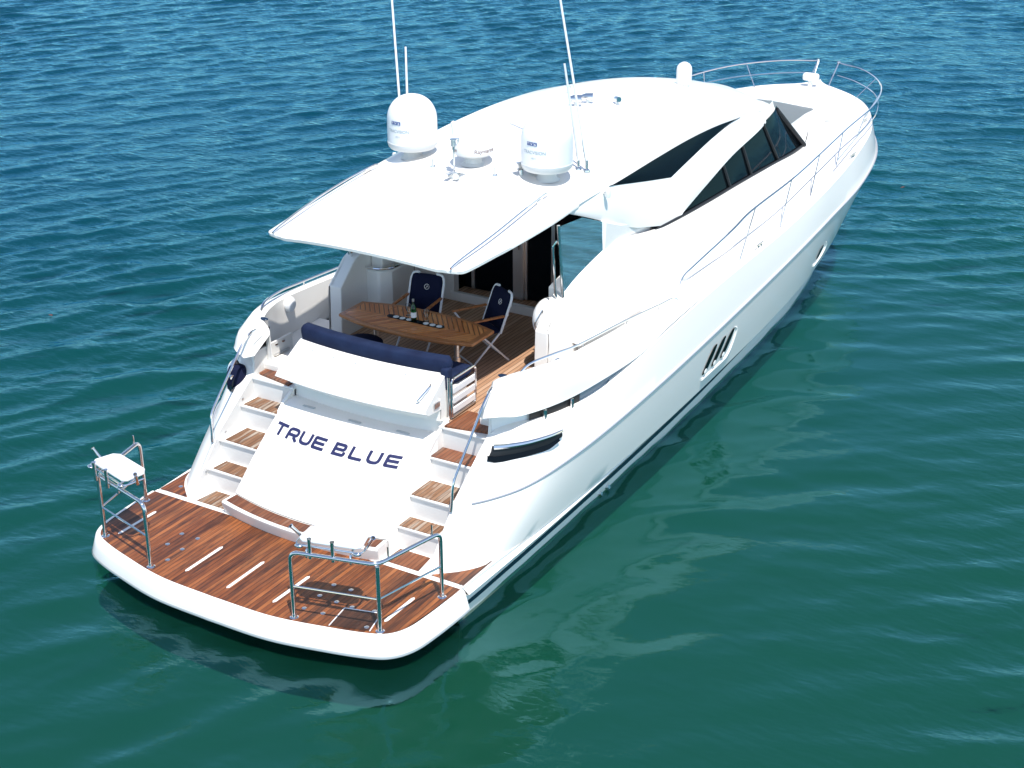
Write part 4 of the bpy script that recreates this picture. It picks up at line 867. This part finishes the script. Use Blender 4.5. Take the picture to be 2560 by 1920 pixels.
def chair(loc, rz, label):
    c = empty('folding_chair', loc, rz); tag(c, label, 'chair', 'folding deck chairs at the table')
    w = .245
    MB().prism([(-w+.02, -.22), (w-.02, -.22), (w-.02, .20), (-w+.02, .20)], .40, .44).build('seat', 'navychair', c, bevel=.015)
    MB().loft([[(x, .19+.02*(1-(x/w)**2), .43) for x in np.linspace(-w+.015, w-.015, 9)], [(x, .26+.03*(1-(x/w)**2), .62) for x in np.linspace(-w+.015, w-.015, 9)], [(x, .335+.025*(1-(x/w)**2), .82) for x in np.linspace(-w+.015, w-.015, 9)], [(x, .365+.02*(1-(x/w)**2), .90) for x in np.linspace(-w+.03, w-.03, 9)]]).build('backrest', 'navychair', c, solid=.025)
    for s in (-1, 1):
        MB().tube(bend([(s*w, .18, .40), (s*w, .345, .83), (s*(w-.03), .372, .905), (s*(w-.12), .375, .915)], .05), .017, 8).build('back_frame', 'whitealu', c)
        MB().tube(bend([(s*w, -.24, .62), (s*w, -.10, .42), (s*w, .28, .02), (s*w, .30, .0)], .04), .014, 8).build('leg', 'whitealu', c)
        MB().tube(bend([(s*(w-.02), .20, .42), (s*(w-.02), -.20, .03), (s*(w-.02), -.22, .0)], .04), .014, 8).build('leg', 'whitealu', c)
        MB().box((s*w-.022, -.27, .62), (s*w+.022, .24, .645)).build('armrest', 'teake', c, bevel=.008)
        for z, y in ((.52, .235), (.64, .285), (.76, .33)): MB().box((s*(w-.01)-.018, y-.012, z-.012), (s*(w-.01)+.018, y+.012, z+.012)).build('lacing', 'whitealu', c)
    for y, z in ((-.21, .02), (.29, .02)): MB().tube([(-w, y, z), (w, y, z)], .011, 8).build('foot_bar', 'whitealu', c)
    e = MB(); P = [(.035*math.cos(a), 0, .035*math.sin(a)) for a in np.linspace(.6, 6.6, 20)]
    M_ = Matrix.Translation((0, .305+.027-.020, .74)) @ Matrix.Rotation(-.35, 4, 'X')
    e.tube(P, .0035, 5); e.tube([(-.012, 0, -.02), (.006, 0, .018), (.016, 0, -.004)], .0035, 5)
    e.xform(M_).build('emblem', 'cork', c)
    return c
chair((-.48, 4.66, 1.6), rad(8), 'navy canvas folding chair squarely facing the middle of the teak table')
chair((.46, 4.72, 1.6), rad(-30), 'navy canvas folding chair turned sideways near the saloon door and open deck')
bt = empty('bottle', (-.03, 3.93, 2.309)); tag(bt, 'green glass bottle with a pale label standing on the table', 'bottle')
MB().lathe([(.034, 0), (.037, .01), (.037, .16), (.030, .19), (.014, .225), (.013, .285), (.015, .29), (.001, .292)], (0, 0, 0), 20).build('body', 'green', bt)
MB().lathe([(.0375, .05), (.0375, .12)], (0, 0, 0), 20).build('paper_label', 'cork', bt); MB().lathe([(.0155, .26), (.0155, .293), (.001, .295)], (0, 0, 0), 14).build('cap', 'alu', bt)
def goblet(x, y, label):
    g_ = empty('drinking_glass', (x, y, 2.304)); tag(g_, label, 'glass', 'glasses beside the bottle')
    MB().lathe([(.033, 0), (.034, .005), (.006, .008), (.005, .05), (.03, .07), (.042, .11), (.036, .16)], (0, 0, 0), 20).build('bowl', 'clear', g_)
goblet(-.19, 4.05, 'clear stemmed glass to the left of the green bottle, port side')
goblet(.12, 4.0, 'clear stemmed glass to the right of the green bottle, starboard side')

def leaf(loc, rz, label):
    b = MB(); n = 9; t = np.linspace(-1, 1, n)
    rows = [[(x*.09, k*.035*(1-x*x)+.012*math.sin(3*x), .012+.012*abs(k)*(1-x*x)+.006*x) for x in t] for k in (-1, -.5, 0, .5, 1)]
    o = b.loft(rows).build('floating_leaf', 'leafbrown', solid=.003); o.location = loc; o.rotation_euler.z = rz; o.scale = (.62, .62, .62)
    tag(o, label, 'leaf', 'leaves drifting on the water')
M['leafbrown'] = mat('red_brown_leaf', (.12, .045, .035), .6)
leaf((1.45, 20.24, .03), .7, 'small reddish leaf drifting on the water off the starboard bow')
leaf((-8.77, 5.70, .03), -.3, 'small brownish leaf drifting on open water far off the port side')
